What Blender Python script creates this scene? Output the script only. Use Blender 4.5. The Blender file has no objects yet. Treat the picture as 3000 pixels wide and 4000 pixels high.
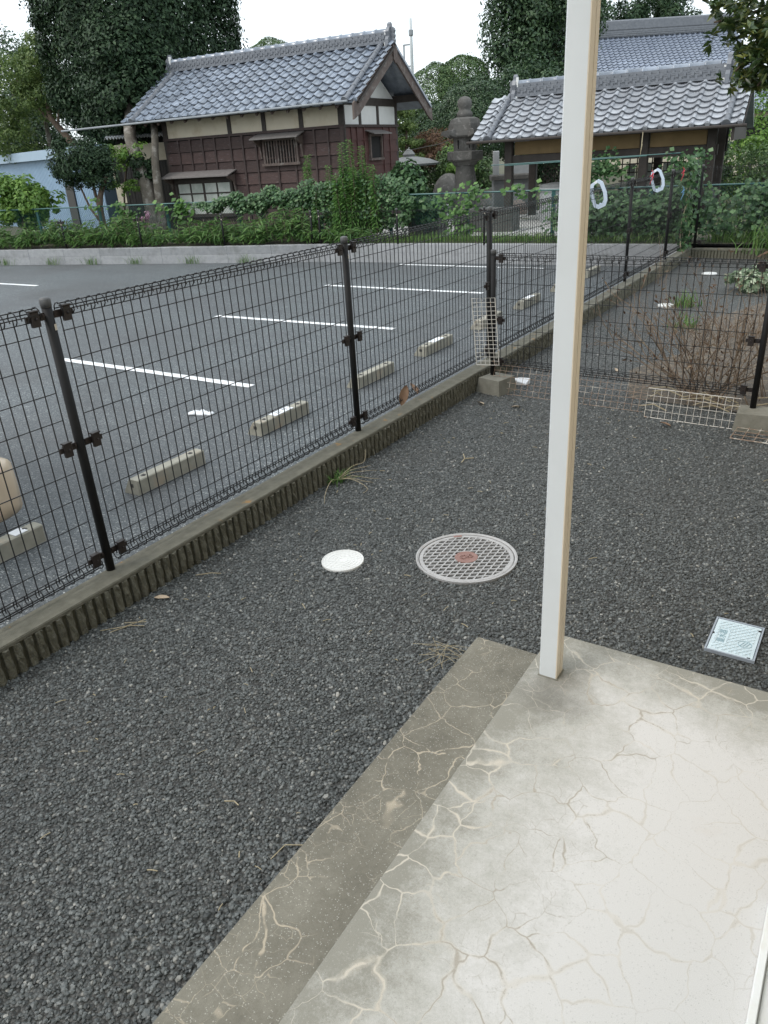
import bpy, math, random
import numpy as np
from mathutils import Matrix, Vector

rng = np.random.default_rng(11)
random.seed(5)
S = bpy.context.scene
COL = S.collection
R_ = math.radians
PI = math.pi

# ------------------------------------------------------------------ camera, sky, sun, exposure
cam = bpy.data.cameras.new('camera')
cam.sensor_fit = 'VERTICAL'; cam.sensor_height = 36.0
cam.lens = 26.31; cam.clip_start = 0.03; cam.clip_end = 900
camo = bpy.data.objects.new('camera', cam)
CR = Matrix(((0.846058, -0.186437, 0.499427), (0.530114, 0.393112, -0.751294), (-0.056262, 0.900391, 0.431429)))
camo.matrix_world = Matrix.Translation((0, 0, 1.613)) @ CR.to_4x4()
COL.objects.link(camo); S.camera = camo

SUN_EL, SUN_AZ = 52.0, 215.0          # elevation, compass-style azimuth (from +Y towards +X)
w = bpy.data.worlds.new('World'); S.world = w; w.use_nodes = True
wn = w.node_tree.nodes; wl = w.node_tree.links
bg = wn['Background']
sky = wn.new('ShaderNodeTexSky'); sky.sky_type = 'NISHITA'; sky.sun_disc = False
sky.sun_elevation = R_(SUN_EL); sky.sun_rotation = R_(SUN_AZ)
sky.air_density = 1.0; sky.dust_density = 4.0; sky.ozone_density = 1.0
cl = wn.new('ShaderNodeMix'); cl.data_type = 'RGBA'; cl.inputs[0].default_value = 0.74
cl.inputs[7].default_value = (10.0, 10.9, 11.4, 1)     # the overcast deck
wl.new(sky.outputs[0], cl.inputs[6]); wl.new(cl.outputs[2], bg.inputs[0])
bg.inputs[1].default_value = 0.125
sl = bpy.data.lights.new('sun', 'SUN'); sl.energy = 1.0; sl.angle = R_(25); sl.color = (1, .96, .9)
so = bpy.data.objects.new('sun', sl); COL.objects.link(so)
az = R_(SUN_AZ); el = R_(SUN_EL)
sd = Vector((math.sin(az) * math.cos(el), math.cos(az) * math.cos(el), math.sin(el)))
so.rotation_euler = sd.to_track_quat('Z', 'Y').to_euler(); so.location = (0, 0, 30)
S.view_settings.view_transform = 'Standard'; S.view_settings.look = 'None'
S.view_settings.exposure = 0.38; S.view_settings.gamma = 1.0
S.view_settings.use_curve_mapping = False
S.render.engine = 'CYCLES'
S.cycles.max_bounces = 8; S.cycles.transparent_max_bounces = 16

# ------------------------------------------------------------------ mesh helpers
class MB:
    def __init__(s): s.v = []; s.f = []; s.mi = []; s.m = 0
    def add(s, vs, fs):
        n = len(s.v); s.v += [tuple(p) for p in vs]
        for f in fs: s.f.append(tuple(i + n for i in f)); s.mi.append(s.m)
        return s
    def box(s, x0, x1, y0, y1, z0, z1, M=None):
        vs = [(x, y, z) for z in (z0, z1) for y in (y0, y1) for x in (x0, x1)]
        if M is not None: vs = [M @ Vector(p) for p in vs]
        return s.add(vs, [(0, 2, 3, 1), (4, 5, 7, 6), (0, 1, 5, 4), (2, 6, 7, 3), (0, 4, 6, 2), (1, 3, 7, 5)])
    def cbox(s, x0, x1, y0, y1, z0, z1, c=.01, M=None):
        # box whose top and side edges are chamfered
        def ring(z, d):
            return [(x0 + c + d, y0 + d, z), (x1 - c - d, y0 + d, z), (x1 - d, y0 + c + d, z), (x1 - d, y1 - c - d, z),
                    (x1 - c - d, y1 - d, z), (x0 + c + d, y1 - d, z), (x0 + d, y1 - c - d, z), (x0 + d, y0 + c + d, z)]
        vs = ring(z0, 0) + ring(z1 - c, 0) + ring(z1, c * .7)
        if M is not None: vs = [M @ Vector(p) for p in vs]
        fs = [tuple(range(7, -1, -1)), tuple(range(16, 24))]
        for k in (0, 8):
            for i in range(8): fs.append((k + i, k + (i + 1) % 8, k + 8 + (i + 1) % 8, k + 8 + i))
        return s.add(vs, fs)
    def tube(s, pts, rad, n=6, caps=True):
        pts = [Vector(p) for p in pts]; m = len(pts)
        rads = rad if isinstance(rad, (list, tuple)) else [rad] * m
        vs = []; ref = None
        for i, p in enumerate(pts):
            t = (pts[min(i + 1, m - 1)] - pts[max(i - 1, 0)])
            if t.length < 1e-9: t = Vector((0, 0, 1))
            t.normalize()
            if ref is None:
                ref = Vector((0, 0, 1)) if abs(t.z) < .8 else Vector((1, 0, 0))
            a = ref - t * ref.dot(t)
            if a.length < 1e-4: a = t.orthogonal()
            a.normalize(); ref = a; b = t.cross(a)
            for k in range(n):
                th = 2 * PI * (k + .5) / n
                vs.append(p + (a * math.cos(th) + b * math.sin(th)) * rads[i])
        fs = []
        for i in range(m - 1):
            for k in range(n):
                fs.append((i * n + k, i * n + (k + 1) % n, (i + 1) * n + (k + 1) % n, (i + 1) * n + k))
        if caps:
            fs.append(tuple(range(n - 1, -1, -1))); fs.append(tuple(range((m - 1) * n, m * n)))
        return s.add(vs, fs)
    def lathe(s, prof, n=16, c=(0, 0, 0), M=None, caps=True):
        vs = []
        for r, z in prof:
            for k in range(n):
                th = 2 * PI * k / n; vs.append(Vector((c[0] + r * math.cos(th), c[1] + r * math.sin(th), c[2] + z)))
        if M is not None: vs = [M @ p for p in vs]
        fs = []
        for i in range(len(prof) - 1):
            for k in range(n):
                fs.append((i * n + k, i * n + (k + 1) % n, (i + 1) * n + (k + 1) % n, (i + 1) * n + k))
        if caps:
            fs.append(tuple(range(n - 1, -1, -1))); fs.append(tuple(range((len(prof) - 1) * n, len(prof) * n)))
        return s.add(vs, fs)
    def prism(s, poly, f0, f1):
        # poly: 2-D outline; f0/f1 map a 2-D point to the two 3-D faces
        n = len(poly); vs = [f0(p) for p in poly] + [f1(p) for p in poly]
        fs = [tuple(range(n - 1, -1, -1)), tuple(range(n, 2 * n))]
        for i in range(n): fs.append((i, (i + 1) % n, n + (i + 1) % n, n + i))
        return s.add(vs, fs)
    def mesh(s, name, mats, smooth=False, fixn=True):
        me = bpy.data.meshes.new(name); me.from_pydata(s.v, [], s.f)
        for m in (mats if isinstance(mats, (list, tuple)) else [mats]): me.materials.append(m)
        me.polygons.foreach_set('material_index', s.mi)
        if smooth: me.polygons.foreach_set('use_smooth', [True] * len(s.f))
        me.update()
        if fixn:
            import bmesh
            b = bmesh.new(); b.from_mesh(me); bmesh.ops.recalc_face_normals(b, faces=b.faces); b.to_mesh(me); b.free()
        return me
    def obj(s, name, mats, parent=None, smooth=False, loc=None, rot=None):
        return link(name, s.mesh(name, mats, smooth), parent, loc, rot)

def link(name, me, parent=None, loc=None, rot=None):
    o = bpy.data.objects.new(name, me); COL.objects.link(o)
    if parent is not None: o.parent = parent
    if loc is not None: o.location = loc
    if rot is not None: o.rotation_euler = rot
    return o
def tag(o, label=None, cat=None, group=None, kind=None):
    if label: o['label'] = label
    if cat: o['category'] = cat
    if group: o['group'] = group
    if kind: o['kind'] = kind
    return o
def thing(name, label, cat, loc=(0, 0, 0), rotz=0.0, group=None):
    o = bpy.data.objects.new(name, None); o.empty_display_size = .1; COL.objects.link(o)
    o.location = loc; o.rotation_euler = (0, 0, rotz)
    return tag(o, label, cat, group)
def copy_tree(o, parent=None):
    c = o.copy(); COL.objects.link(c)
    if parent is not None: c.parent = parent
    for ch in list(o.children): copy_tree(ch, c)
    return c
def struct(name, mb, m, smooth=False):
    return tag(mb.obj(name, m, None, smooth), kind='structure')
def sheet(name, poly, z, m):
    b = MB(); b.add([(p[0], p[1], z) for p in poly], [tuple(range(len(poly)))])
    return struct(name, b, m)

# ------------------------------------------------------------------ materials
def newmat(name):
    m = bpy.data.materials.new(name); m.use_nodes = True
    return m, m.node_tree.nodes, m.node_tree.links, m.node_tree.nodes['Principled BSDF']
def nd(N, t, **kw):
    n = N.new(t)
    for k, v in kw.items(): setattr(n, k, v)
    return n
def mixc(N, L, fac, a, b):
    m = N.new('ShaderNodeMix'); m.data_type = 'RGBA'
    for i, x in ((0, fac), (6, a), (7, b)):
        if x is None: continue
        if hasattr(x, 'is_linked'): L.new(x, m.inputs[i])
        elif i == 0: m.inputs[0].default_value = x
        else: m.inputs[i].default_value = (*x, 1)
    return m.outputs[2]
def ramp(N, L, src, pts, cols=None):
    r = N.new('ShaderNodeValToRGB'); e = r.color_ramp.elements
    while len(e) < len(pts): e.new(.5)
    for i, p in enumerate(pts):
        e[i].position = p
        c = cols[i] if cols else (i / (len(pts) - 1),) * 3
        e[i].color = (*c, 1)
    L.new(src, r.inputs[0]); return r.outputs[0]
def noise(N, L, scale, detail=4, rough=.55, co=None, dist=0.0):
    n = N.new('ShaderNodeTexNoise'); n.inputs['Scale'].default_value = scale
    n.inputs['Detail'].default_value = detail; n.inputs['Roughness'].default_value = rough
    n.inputs['Distortion'].default_value = dist
    if co is not None: L.new(co, n.inputs['Vector'])
    return n.outputs['Fac']
def coords(N, kind='Object'):
    return N.new('ShaderNodeTexCoord').outputs[kind]
def worldpos(N):
    return N.new('ShaderNodeNewGeometry').outputs['Position']
def bump(N, L, h, strength, dist, P):
    b = N.new('ShaderNodeBump'); b.inputs['Strength'].default_value = strength; b.inputs['Distance'].default_value = dist
    L.new(h, b.inputs['Height']); L.new(b.outputs[0], P.inputs['Normal']); return b
def math_(N, L, op, a, b=None):
    m = N.new('ShaderNodeMath'); m.operation = op
    for i, x in ((0, a), (1, b)):
        if x is None: continue
        if hasattr(x, 'is_linked'): L.new(x, m.inputs[i])
        else: m.inputs[i].default_value = x
    return m.outputs[0]
def pm(name, c1, c2=None, scale=8, rough=.6, bs=0, bscale=60, bd=.003, metallic=0, spec=.5, stain=None, stscale=3, stpos=(.5, .7), objrnd=0.0, world=True):
    """two-tone noisy paint/stone/wood with optional stain colour and relief"""
    m, N, L, P = newmat(name)
    co = worldpos(N) if world else coords(N)
    c2 = c2 or tuple(x * .8 for x in c1)
    f = ramp(N, L, noise(N, L, scale, 5, .6, co), (.3, .7))
    col = mixc(N, L, f, c1, c2)
    if stain:
        g = ramp(N, L, noise(N, L, stscale, 6, .65, co), stpos)
        col = mixc(N, L, g, col, stain)
    if objrnd:
        oi = N.new('ShaderNodeObjectInfo')
        k = math_(N, L, 'MULTIPLY_ADD', oi.outputs['Random'], objrnd * 2); N[k.node.name].inputs[2].default_value = 1 - objrnd
        hsv = N.new('ShaderNodeHueSaturation'); L.new(k, hsv.inputs['Value']); L.new(col, hsv.inputs['Color']); col = hsv.outputs[0]
    L.new(col, P.inputs['Base Color'])
    P.inputs['Roughness'].default_value = rough; P.inputs['Metallic'].default_value = metallic
    P.inputs['Specular IOR Level'].default_value = spec
    if bs: bump(N, L, noise(N, L, bscale, 4, .6, co), bs, bd, P)
    return m
def leafmat(name, dark, mid, light, rough=.45, trans=.25, spec=.4, tcol=None):
    m, N, L, P = newmat(name)
    a = N.new('ShaderNodeAttribute'); a.attribute_name = 'rnd'
    col = ramp(N, L, a.outputs['Fac'], (.05, .55, .97), (dark, mid, light))
    L.new(col, P.inputs['Base Color']); P.inputs['Roughness'].default_value = rough
    P.inputs['Specular IOR Level'].default_value = spec
    t = N.new('ShaderNodeBsdfTranslucent'); L.new(col, t.inputs[0])
    mx = N.new('ShaderNodeMixShader'); mx.inputs[0].default_value = trans
    L.new(P.outputs[0], mx.inputs[1]); L.new(t.outputs[0], mx.inputs[2])
    L.new(mx.outputs[0], N['Material Output'].inputs[0])
    return m

def gravel_mat():
    m, N, L, P = newmat('gravel_asphalt')
    co = worldpos(N)
    v = N.new('ShaderNodeTexVoronoi'); v.inputs['Scale'].default_value = 95; L.new(co, v.inputs['Vector'])
    big = ramp(N, L, noise(N, L, 1.4, 4, .6, co), (.35, .7))
    sep = N.new('ShaderNodeSeparateColor'); L.new(v.outputs['Color'], sep.inputs[0])
    c = ramp(N, L, sep.outputs[0], (0, .62, .93, 1.0), ((.028, .030, .029), (.082, .088, .086), (.15, .16, .157), (.27, .265, .24)))
    edge = ramp(N, L, v.outputs['Distance'], (.35, .75), ((1, 1, 1), (.25, .23, .20)))
    mu = N.new('ShaderNodeMix'); mu.data_type = 'RGBA'; mu.blend_type = 'MULTIPLY'; mu.inputs[0].default_value = .8
    L.new(c, mu.inputs[6]); L.new(edge, mu.inputs[7])
    col = mixc(N, L, math_(N, L, 'MULTIPLY', big, .35), mu.outputs[2], (.075, .066, .055))
    L.new(col, P.inputs['Base Color']); P.inputs['Roughness'].default_value = .55
    h = math_(N, L, 'SUBTRACT', 1.0, v.outputs['Distance'])
    h2 = math_(N, L, 'ADD', h, math_(N, L, 'MULTIPLY', sep.outputs[1], .6))
    bump(N, L, h2, .9, .008, P)
    return m
def lot_mat():
    m, N, L, P = newmat('parking_asphalt')
    co = worldpos(N)
    v = N.new('ShaderNodeTexVoronoi'); v.inputs['Scale'].default_value = 130; L.new(co, v.inputs['Vector'])
    sep = N.new('ShaderNodeSeparateColor'); L.new(v.outputs['Color'], sep.inputs[0])
    c = ramp(N, L, sep.outputs[0], (0, .6, .9, 1.0), ((.040, .046, .050), (.090, .103, .110), (.158, .174, .182), (.42, .43, .42)))
    big = ramp(N, L, noise(N, L, .55, 5, .62, co), (.38, .66))
    col = mixc(N, L, math_(N, L, 'MULTIPLY', big, .6), c, (.078, .080, .084))
    st = ramp(N, L, noise(N, L, .38, 5, .6, co, .8), (.54, .70)); col = mixc(N, L, math_(N, L, 'MULTIPLY', st, .5), col, (.055, .054, .053))
    mp = N.new('ShaderNodeMapping'); mp.inputs['Scale'].default_value = (.25, 2.2, 1); L.new(co, mp.inputs[0])
    ty = ramp(N, L, noise(N, L, 1.1, 3, .5, mp.outputs[0]), (.56, .68)); col = mixc(N, L, math_(N, L, 'MULTIPLY', ty, .3), col, (.06, .062, .066))
    sp = N.new('ShaderNodeTexVoronoi'); sp.inputs['Scale'].default_value = 4.5; L.new(co, sp.inputs['Vector'])
    spot = ramp(N, L, sp.outputs['Distance'], (.03, .07), ((1, 1, 1), (0, 0, 0)))
    col = mixc(N, L, math_(N, L, 'MULTIPLY', spot, .35), col, (.25, .25, .25))
    L.new(col, P.inputs['Base Color']); P.inputs['Roughness'].default_value = .62
    bump(N, L, math_(N, L, 'SUBTRACT', sep.outputs[1], v.outputs['Distance']), .55, .005, P)
    return m

def slab_mat(name, clean, mid, dirty, crack_dark, crack_light, mask='slab'):
    """weathered cement: wide stains, mud-crack lines, sand grains"""
    m, N, L, P = newmat(name)
    co = worldpos(N)
    sep = N.new('ShaderNodeSeparateXYZ'); L.new(co, sep.inputs[0])
    n1 = noise(N, L, 2.6, 6, .62, co); n2 = noise(N, L, 9, 6, .65, co); n3 = noise(N, L, 760, 6, .75, co)
    if mask == 'slab':
        # how far from the rain-washed outer edges (x=-.77 and y=2.2): those stay grey
        ax = math_(N, L, 'MULTIPLY_ADD', sep.outputs[0], 2.3); ax.node.inputs[2].default_value = 1.76
        ay = math_(N, L, 'MULTIPLY_ADD', sep.outputs[1], -3.0); ay.node.inputs[2].default_value = 6.62
        a = math_(N, L, 'MINIMUM', ax, ay)
        n4 = noise(N, L, 38, 6, .75, co); n5 = noise(N, L, 150, 3, .7, co)
        a = math_(N, L, 'ADD', a, math_(N, L, 'MULTIPLY', math_(N, L, 'SUBTRACT', n1, .5), 1.1))
        a = math_(N, L, 'ADD', a, math_(N, L, 'MULTIPLY', math_(N, L, 'SUBTRACT', n2, .5), .8))
        a = math_(N, L, 'ADD', a, math_(N, L, 'MULTIPLY', math_(N, L, 'SUBTRACT', n4, .5), .75))
        a = math_(N, L, 'ADD', a, math_(N, L, 'MULTIPLY', math_(N, L, 'SUBTRACT', n5, .5), .5))
        base = ramp(N, L, a, (.06, .50, 1.30), (dirty, mid, clean))
        inner = ramp(N, L, a, (.3, .6))
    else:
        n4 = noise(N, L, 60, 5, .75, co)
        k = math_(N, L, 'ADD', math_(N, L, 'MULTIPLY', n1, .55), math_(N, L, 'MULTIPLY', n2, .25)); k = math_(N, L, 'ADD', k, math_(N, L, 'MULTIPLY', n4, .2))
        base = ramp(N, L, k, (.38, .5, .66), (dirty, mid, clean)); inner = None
    # cracks: edges of a warped cell pattern, width and presence varying
    wv = N.new('ShaderNodeTexNoise'); wv.inputs['Scale'].default_value = 7; wv.inputs['Detail'].default_value = 3; L.new(co, wv.inputs['Vector'])
    ww = N.new('ShaderNodeVectorMath'); ww.operation = 'MULTIPLY_ADD'
    L.new(wv.outputs['Color'], ww.inputs[0]); ww.inputs[1].default_value = (.13, .13, .0); L.new(co, ww.inputs[2])
    fl = N.new('ShaderNodeVectorMath'); fl.operation = 'MULTIPLY'; fl.inputs[1].default_value = (1, 1, 0); L.new(ww.outputs[0], fl.inputs[0])
    def crack(scale, width, pres, seed):
        v = N.new('ShaderNodeTexVoronoi'); v.feature = 'DISTANCE_TO_EDGE'; v.inputs['Scale'].default_value = scale
        L.new(fl.outputs[0], v.inputs['Vector'])
        off = N.new('ShaderNodeVectorMath'); off.operation = 'ADD'; off.inputs[1].default_value = (seed, seed * 2, 0); L.new(co, off.inputs[0])
        pn = noise(N, L, 3.1, 4, .6, off.outputs[0])
        wd = math_(N, L, 'MULTIPLY', ramp(N, L, pn, pres), width)
        d = math_(N, L, 'DIVIDE', v.outputs['Distance'], math_(N, L, 'MAXIMUM', wd, .0005))
        return ramp(N, L, d, (.35, 1.0), ((1, 1, 1), (0, 0, 0)))
    c1 = crack(8.5, .028, (.34, .62), 3.0); c2 = crack(17, .026, (.47, .68), 9.0)
    halo = crack(8.5, .10, (.46, .70), 3.0)
    brk = ramp(N, L, noise(N, L, 13, 3, .6, co), (.38, .49)); c1 = math_(N, L, 'MULTIPLY', c1, brk); c2 = math_(N, L, 'MULTIPLY', c2, brk)
    if inner is not None:
        fade = ramp(N, L, a, (.9, 2.2), ((1, 1, 1), (.27, .27, .27))); c1 = math_(N, L, 'MULTIPLY', c1, fade); c2 = math_(N, L, 'MULTIPLY', c2, fade)
    if inner is not None:
        col = mixc(N, L, math_(N, L, 'MULTIPLY', halo, .35), base, crack_light)
        cc = mixc(N, L, inner, crack_light, crack_dark)
        col = mixc(N, L, math_(N, L, 'MULTIPLY', c1, .85), col, cc)
        col = mixc(N, L, math_(N, L, 'MULTIPLY', c2, .5), col, cc)
        # rusty drips and a dark smear at the foot of the post
        st = ramp(N, L, noise(N, L, 4.3, 4, .5, co), (.66, .78))
        col = mixc(N, L, math_(N, L, 'MULTIPLY', st, .3), col, (.50, .40, .29))
        dv = N.new('ShaderNodeVectorMath'); dv.operation = 'DISTANCE'; dv.inputs[1].default_value = (-.64, 1.90, 0); L.new(co, dv.inputs[0])
        sm = ramp(N, L, math_(N, L, 'ADD', dv.outputs['Value'], math_(N, L, 'MULTIPLY', math_(N, L, 'SUBTRACT', n2, .5), .22)), (.02, .17), ((1, 1, 1), (0, 0, 0)))
        col = mixc(N, L, math_(N, L, 'MULTIPLY', sm, .6), col, (.15, .145, .13))
    else:
        col = mixc(N, L, math_(N, L, 'MULTIPLY', math_(N, L, 'MULTIPLY', c1, .78), ramp(N, L, noise(N, L, 2.2, 3, .6, co), (.42, .56))), base, crack_light)
        col = mixc(N, L, math_(N, L, 'MULTIPLY', c2, .45), col, crack_light)
    sv = N.new('ShaderNodeTexVoronoi'); sv.inputs['Scale'].default_value = 260; L.new(co, sv.inputs['Vector'])
    ss = N.new('ShaderNodeSeparateColor'); L.new(sv.outputs['Color'], ss.inputs[0])
    sp = math_(N, L, 'MULTIPLY', math_(N, L, 'GREATER_THAN', ss.outputs[0], .86), ramp(N, L, sv.outputs['Distance'], (.25, .5), ((1, 1, 1), (0, 0, 0))))
    col = mixc(N, L, math_(N, L, 'MULTIPLY', sp, .5 if mask == 'step' else .22), col, (.58, .56, .51))
    sq = math_(N, L, 'MULTIPLY', math_(N, L, 'LESS_THAN', ss.outputs[1], .10), ramp(N, L, sv.outputs['Distance'], (.25, .5), ((1, 1, 1), (0, 0, 0))))
    col = mixc(N, L, math_(N, L, 'MULTIPLY', sq, .24), col, (.16, .15, .13))
    gr = ramp(N, L, n3, (.36, .5, .66), ((.72, .72, .72), (1, 1, 1), (1.26, 1.26, 1.26)))
    mu = N.new('ShaderNodeMix'); mu.data_type = 'RGBA'; mu.blend_type = 'MULTIPLY'; mu.inputs[0].default_value = .8
    L.new(col, mu.inputs[6]); L.new(gr, mu.inputs[7])
    L.new(mu.outputs[2], P.inputs['Base Color']); P.inputs['Roughness'].default_value = .75
    P.inputs['Specular IOR Level'].default_value = .3
    hh = math_(N, L, 'SUBTRACT', math_(N, L, 'MULTIPLY', n3, .5), math_(N, L, 'MULTIPLY', c1, .7))
    bump(N, L, hh, .22, .0015, P)
    return m

M = {}
M['gravel'] = gravel_mat(); M['lot'] = lot_mat()
M['slab'] = slab_mat('slab_cement', (.605, .588, .568), (.45, .438, .402), (.27, .26, .222), (.36, .325, .275), (.57, .52, .44))
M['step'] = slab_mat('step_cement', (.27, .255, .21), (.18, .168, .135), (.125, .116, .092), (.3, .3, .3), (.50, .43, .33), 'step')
M['earth'] = pm('garden_earth', (.10, .085, .06), (.07, .085, .035), 1.5, .9, .6, 30, .02)
M['path'] = pm('pale_path', (.46, .455, .44), (.38, .375, .355), 3, .9, .3, 60, .01, stain=(.12, .13, .06), stscale=1.2, stpos=(.58, .7))
M['soil'] = pm('litter_soil', (.11, .093, .076), (.075, .066, .056), 9, .95, .8, 70, .015, stain=(.24, .19, .13), stscale=22)
M['line'] = pm('line_paint', (.82, .83, .84), (.7, .71, .72), 20, .6, .3, 130, .002, stain=(.3, .3, .31), stscale=60, stpos=(.66, .72))
M['black'] = pm('black_coat', (.009, .009, .010), (.014, .0135, .013), 20, .6, spec=.25)
M['brownclamp'] = pm('clamp_coat', (.022, .014, .011), (.014, .01, .009), 20, .5)
M['capgrey'] = pm('post_cap', (.10, .10, .10), (.06, .06, .06), 40, .5)
M['wire'] = pm('wire_coat', (.008, .008, .009), (.014, .014, .015), 30, .4, spec=.45)
M['sticker'] = pm('sticker', (.62, .56, .46), (.5, .42, .33), 30, .5)
M['wallcap'] = pm('wall_cap', (.17, .16, .125), (.10, .096, .072), 16, .85, .6, 260, .003, stain=(.30, .165, .05), stscale=9, stpos=(.62, .70))
M['wallrough'] = pm('split_face', (.105, .098, .065), (.165, .158, .125), 70, .9, .9, 120, .008, stain=(.27, .26, .23), stscale=85, stpos=(.62, .70))
M['wallgroove'] = pm('rib_groove', (.10, .092, .062), (.075, .07, .046), 15, .85, .3, 200, .002)
M['retain'] = pm('retaining_block', (.34, .345, .35), (.27, .275, .285), 14, .85, .4, 150, .004, stain=(.20, .205, .20), stscale=4, stpos=(.5, .75), objrnd=.05)
M['stop'] = pm('stop_concrete', (.36, .345, .29), (.27, .26, .215), 12, .85, .4, 220, .002, stain=(.42, .33, .24), stscale=5, stpos=(.55, .75))
M['plate'] = pm('white_plate', (.85, .87, .9), (.8, .82, .85), 20, .35)
M['ink'] = pm('ink', (.03, .03, .04), (.05, .05, .06), 30, .5)
M['bolt'] = pm('bolt_steel', (.12, .115, .11), (.07, .065, .06), 60, .5, metallic=.6)
M['alu'] = pm('cream_aluminium', (.655, .68, .695), (.62, .64, .65), 4, .36, stain=(.60, .575, .50), stscale=6, stpos=(.58, .85))
M['alutan'] = pm('tan_aluminium', (.70, .61, .485), (.74, .66, .54), 3, .4, stain=(.60, .47, .33), stscale=4, stpos=(.6, .85))
M['aludark'] = pm('groove_brown', (.30, .22, .14), (.18, .13, .09), 30, .6)
M['siding'] = pm('cream_siding', (.66, .56, .42), (.62, .52, .39), 3, .7)
M['sash'] = pm('white_sash', (.83, .83, .82), (.78, .78, .76), 8, .35, stain=(.66, .63, .54), stscale=6, stpos=(.5, .8))
M['iron'] = pm('cast_iron', (.34, .33, .325), (.43, .425, .42), 26, .55, .4, 200, .001, stain=(.33, .25, .21), stscale=7, stpos=(.60, .78))
M['rust'] = pm('rusty_hub', (.23, .125, .105), (.28, .16, .135), 25, .6, .4, 120, .001)
M['pit'] = pm('dark_pit', (.004, .004, .004), (.006, .006, .005), 5, .9)
M['whiteplastic'] = pm('white_plastic', (.76, .76, .74), (.68, .68, .66), 14, .4, stain=(.55, .52, .45), stscale=30, stpos=(.68, .75))
M['lid'] = pm('pale_blue_lid', (.62, .72, .76), (.56, .66, .70), 14, .45, stain=(.55, .50, .42), stscale=8, stpos=(.66, .8))
M['lidframe'] = pm('lid_frame', (.36, .40, .45), (.30, .33, .38), 20, .5)
M['lidgroove'] = pm('lid_letters', (.24, .37, .42), (.28, .41, .46), 20, .5)
M['footing'] = pm('footing_concrete', (.22, .21, .175), (.155, .15, .12), 18, .9, .6, 150, .004)
M['rackwhite'] = pm('rack_white', (.66, .64, .60), (.56, .51, .43), 25, .4, stain=(.36, .2, .1), stscale=14, stpos=(.6, .68))
M['rackrust'] = pm('rack_rusty', (.25, .15, .095), (.36, .28, .21), 12, .6, stain=(.66, .62, .55), stscale=9, stpos=(.56, .66))
M['hook'] = pm('pale_blue_plastic', (.60, .69, .80), (.55, .64, .76), 10, .35)
M['tape'] = pm('red_tape', (.62, .04, .07), (.5, .03, .05), 20, .45)
M['bluetape'] = pm('blue_tape', (.12, .27, .45), (.1, .22, .4), 20, .45)
M['teal'] = pm('teal_coat', (.032, .118, .116), (.025, .092, .09), 8, .45)
M['tealwire'] = pm('teal_wire', (.03, .115, .11), (.025, .09, .085), 8, .5)
M['tile'] = pm('kawara_tile', (.15, .178, .225), (.26, .295, .35), 5, .22, .25, 60, .002, spec=1.0, objrnd=.24, stain=(.42, .45, .50), stscale=26, stpos=(.60, .78))
M['tilegrey'] = pm('silver_kawara', (.27, .285, .315), (.40, .415, .44), 5, .24, .25, 60, .002, spec=1.0, objrnd=.2, stain=(.52, .53, .54), stscale=22, stpos=(.58, .76))
M['tiledark'] = pm('kawara_ridge_lipshade', (.12, .13, .15), (.18, .19, .21), 8, .42, .2, 60, .002, spec=.6)
M['tilefar'] = pm('far_kawara', (.17, .20, .265), (.26, .30, .37), 4, .30, spec=.75, objrnd=.16)
M['plaster'] = pm('cream_plaster', (.64, .58, .46), (.56, .50, .39), 3, .85, .2, 90, .003, stain=(.45, .37, .25), stscale=2.2, stpos=(.52, .75))
M['plasterwhite'] = pm('white_plaster', (.76, .76, .74), (.70, .70, .68), 5, .85)
def board_mat():
    m, N, L, P = newmat('brown_boards')
    co = worldpos(N); mp = N.new('ShaderNodeMapping'); mp.inputs['Scale'].default_value = (1, 1, 5.5); L.new(co, mp.inputs[0])
    f = ramp(N, L, noise(N, L, 6, 6, .7, mp.outputs[0]), (.3, .7)); g = ramp(N, L, noise(N, L, 9, 7, .75, mp.outputs[0], .6), (.56, .68))
    col = mixc(N, L, f, (.070, .039, .034), (.042, .026, .024)); col = mixc(N, L, math_(N, L, 'MULTIPLY', g, .55), col, (.20, .175, .175))
    oi = N.new('ShaderNodeObjectInfo'); k = math_(N, L, 'MULTIPLY_ADD', oi.outputs['Random'], .5); N[k.node.name].inputs[2].default_value = .75
    h = N.new('ShaderNodeHueSaturation'); L.new(k, h.inputs['Value']); L.new(col, h.inputs['Color']); L.new(h.outputs[0], P.inputs['Base Color'])
    P.inputs['Roughness'].default_value = .75; bump(N, L, f, .4, .004, P); return m
M['board'] = board_mat()
M['batten'] = pm('batten_wood', (.060, .038, .034), (.040, .028, .026), 10, .75, .4, 50, .003, stain=(.14, .12, .12), stscale=9, stpos=(.6, .75))
M['boardred'] = pm('red_boards', (.092, .038, .032), (.070, .031, .028), 7, .75, .4, 45, .004, objrnd=.1)
M['timber'] = pm('dark_timber', (.030, .024, .021), (.05, .04, .034), 12, .7, .3, 60, .003)
M['timberlt'] = pm('weathered_timber', (.125, .092, .078), (.085, .062, .055), 12, .75, .4, 50, .003, stain=(.2, .18, .165), stscale=7, stpos=(.52, .7))
M['hood'] = pm('grey_hood_board', (.20, .185, .175), (.145, .13, .125), 14, .8, .4, 60, .003)
M['void'] = pm('dark_inside', (.010, .010, .010), (.014, .012, .011), 3, .9)  # near-black colour stands in for the unlit inside of openings and gaps
M['glass'] = pm('frosted_pane', (.50, .52, .48), (.42, .45, .42), 4, .28, spec=.6, stain=(.33, .37, .33), stscale=4, stpos=(.45, .7))
M['ochre'] = pm('ochre_wall', (.225, .155, .075), (.18, .125, .06), 4, .85)
M['stone'] = pm('lantern_stone', (.125, .12, .112), (.085, .082, .076), 6, .9, .8, 40, .012, stain=(.21, .2, .19), stscale=9, stpos=(.55, .72))
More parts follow.
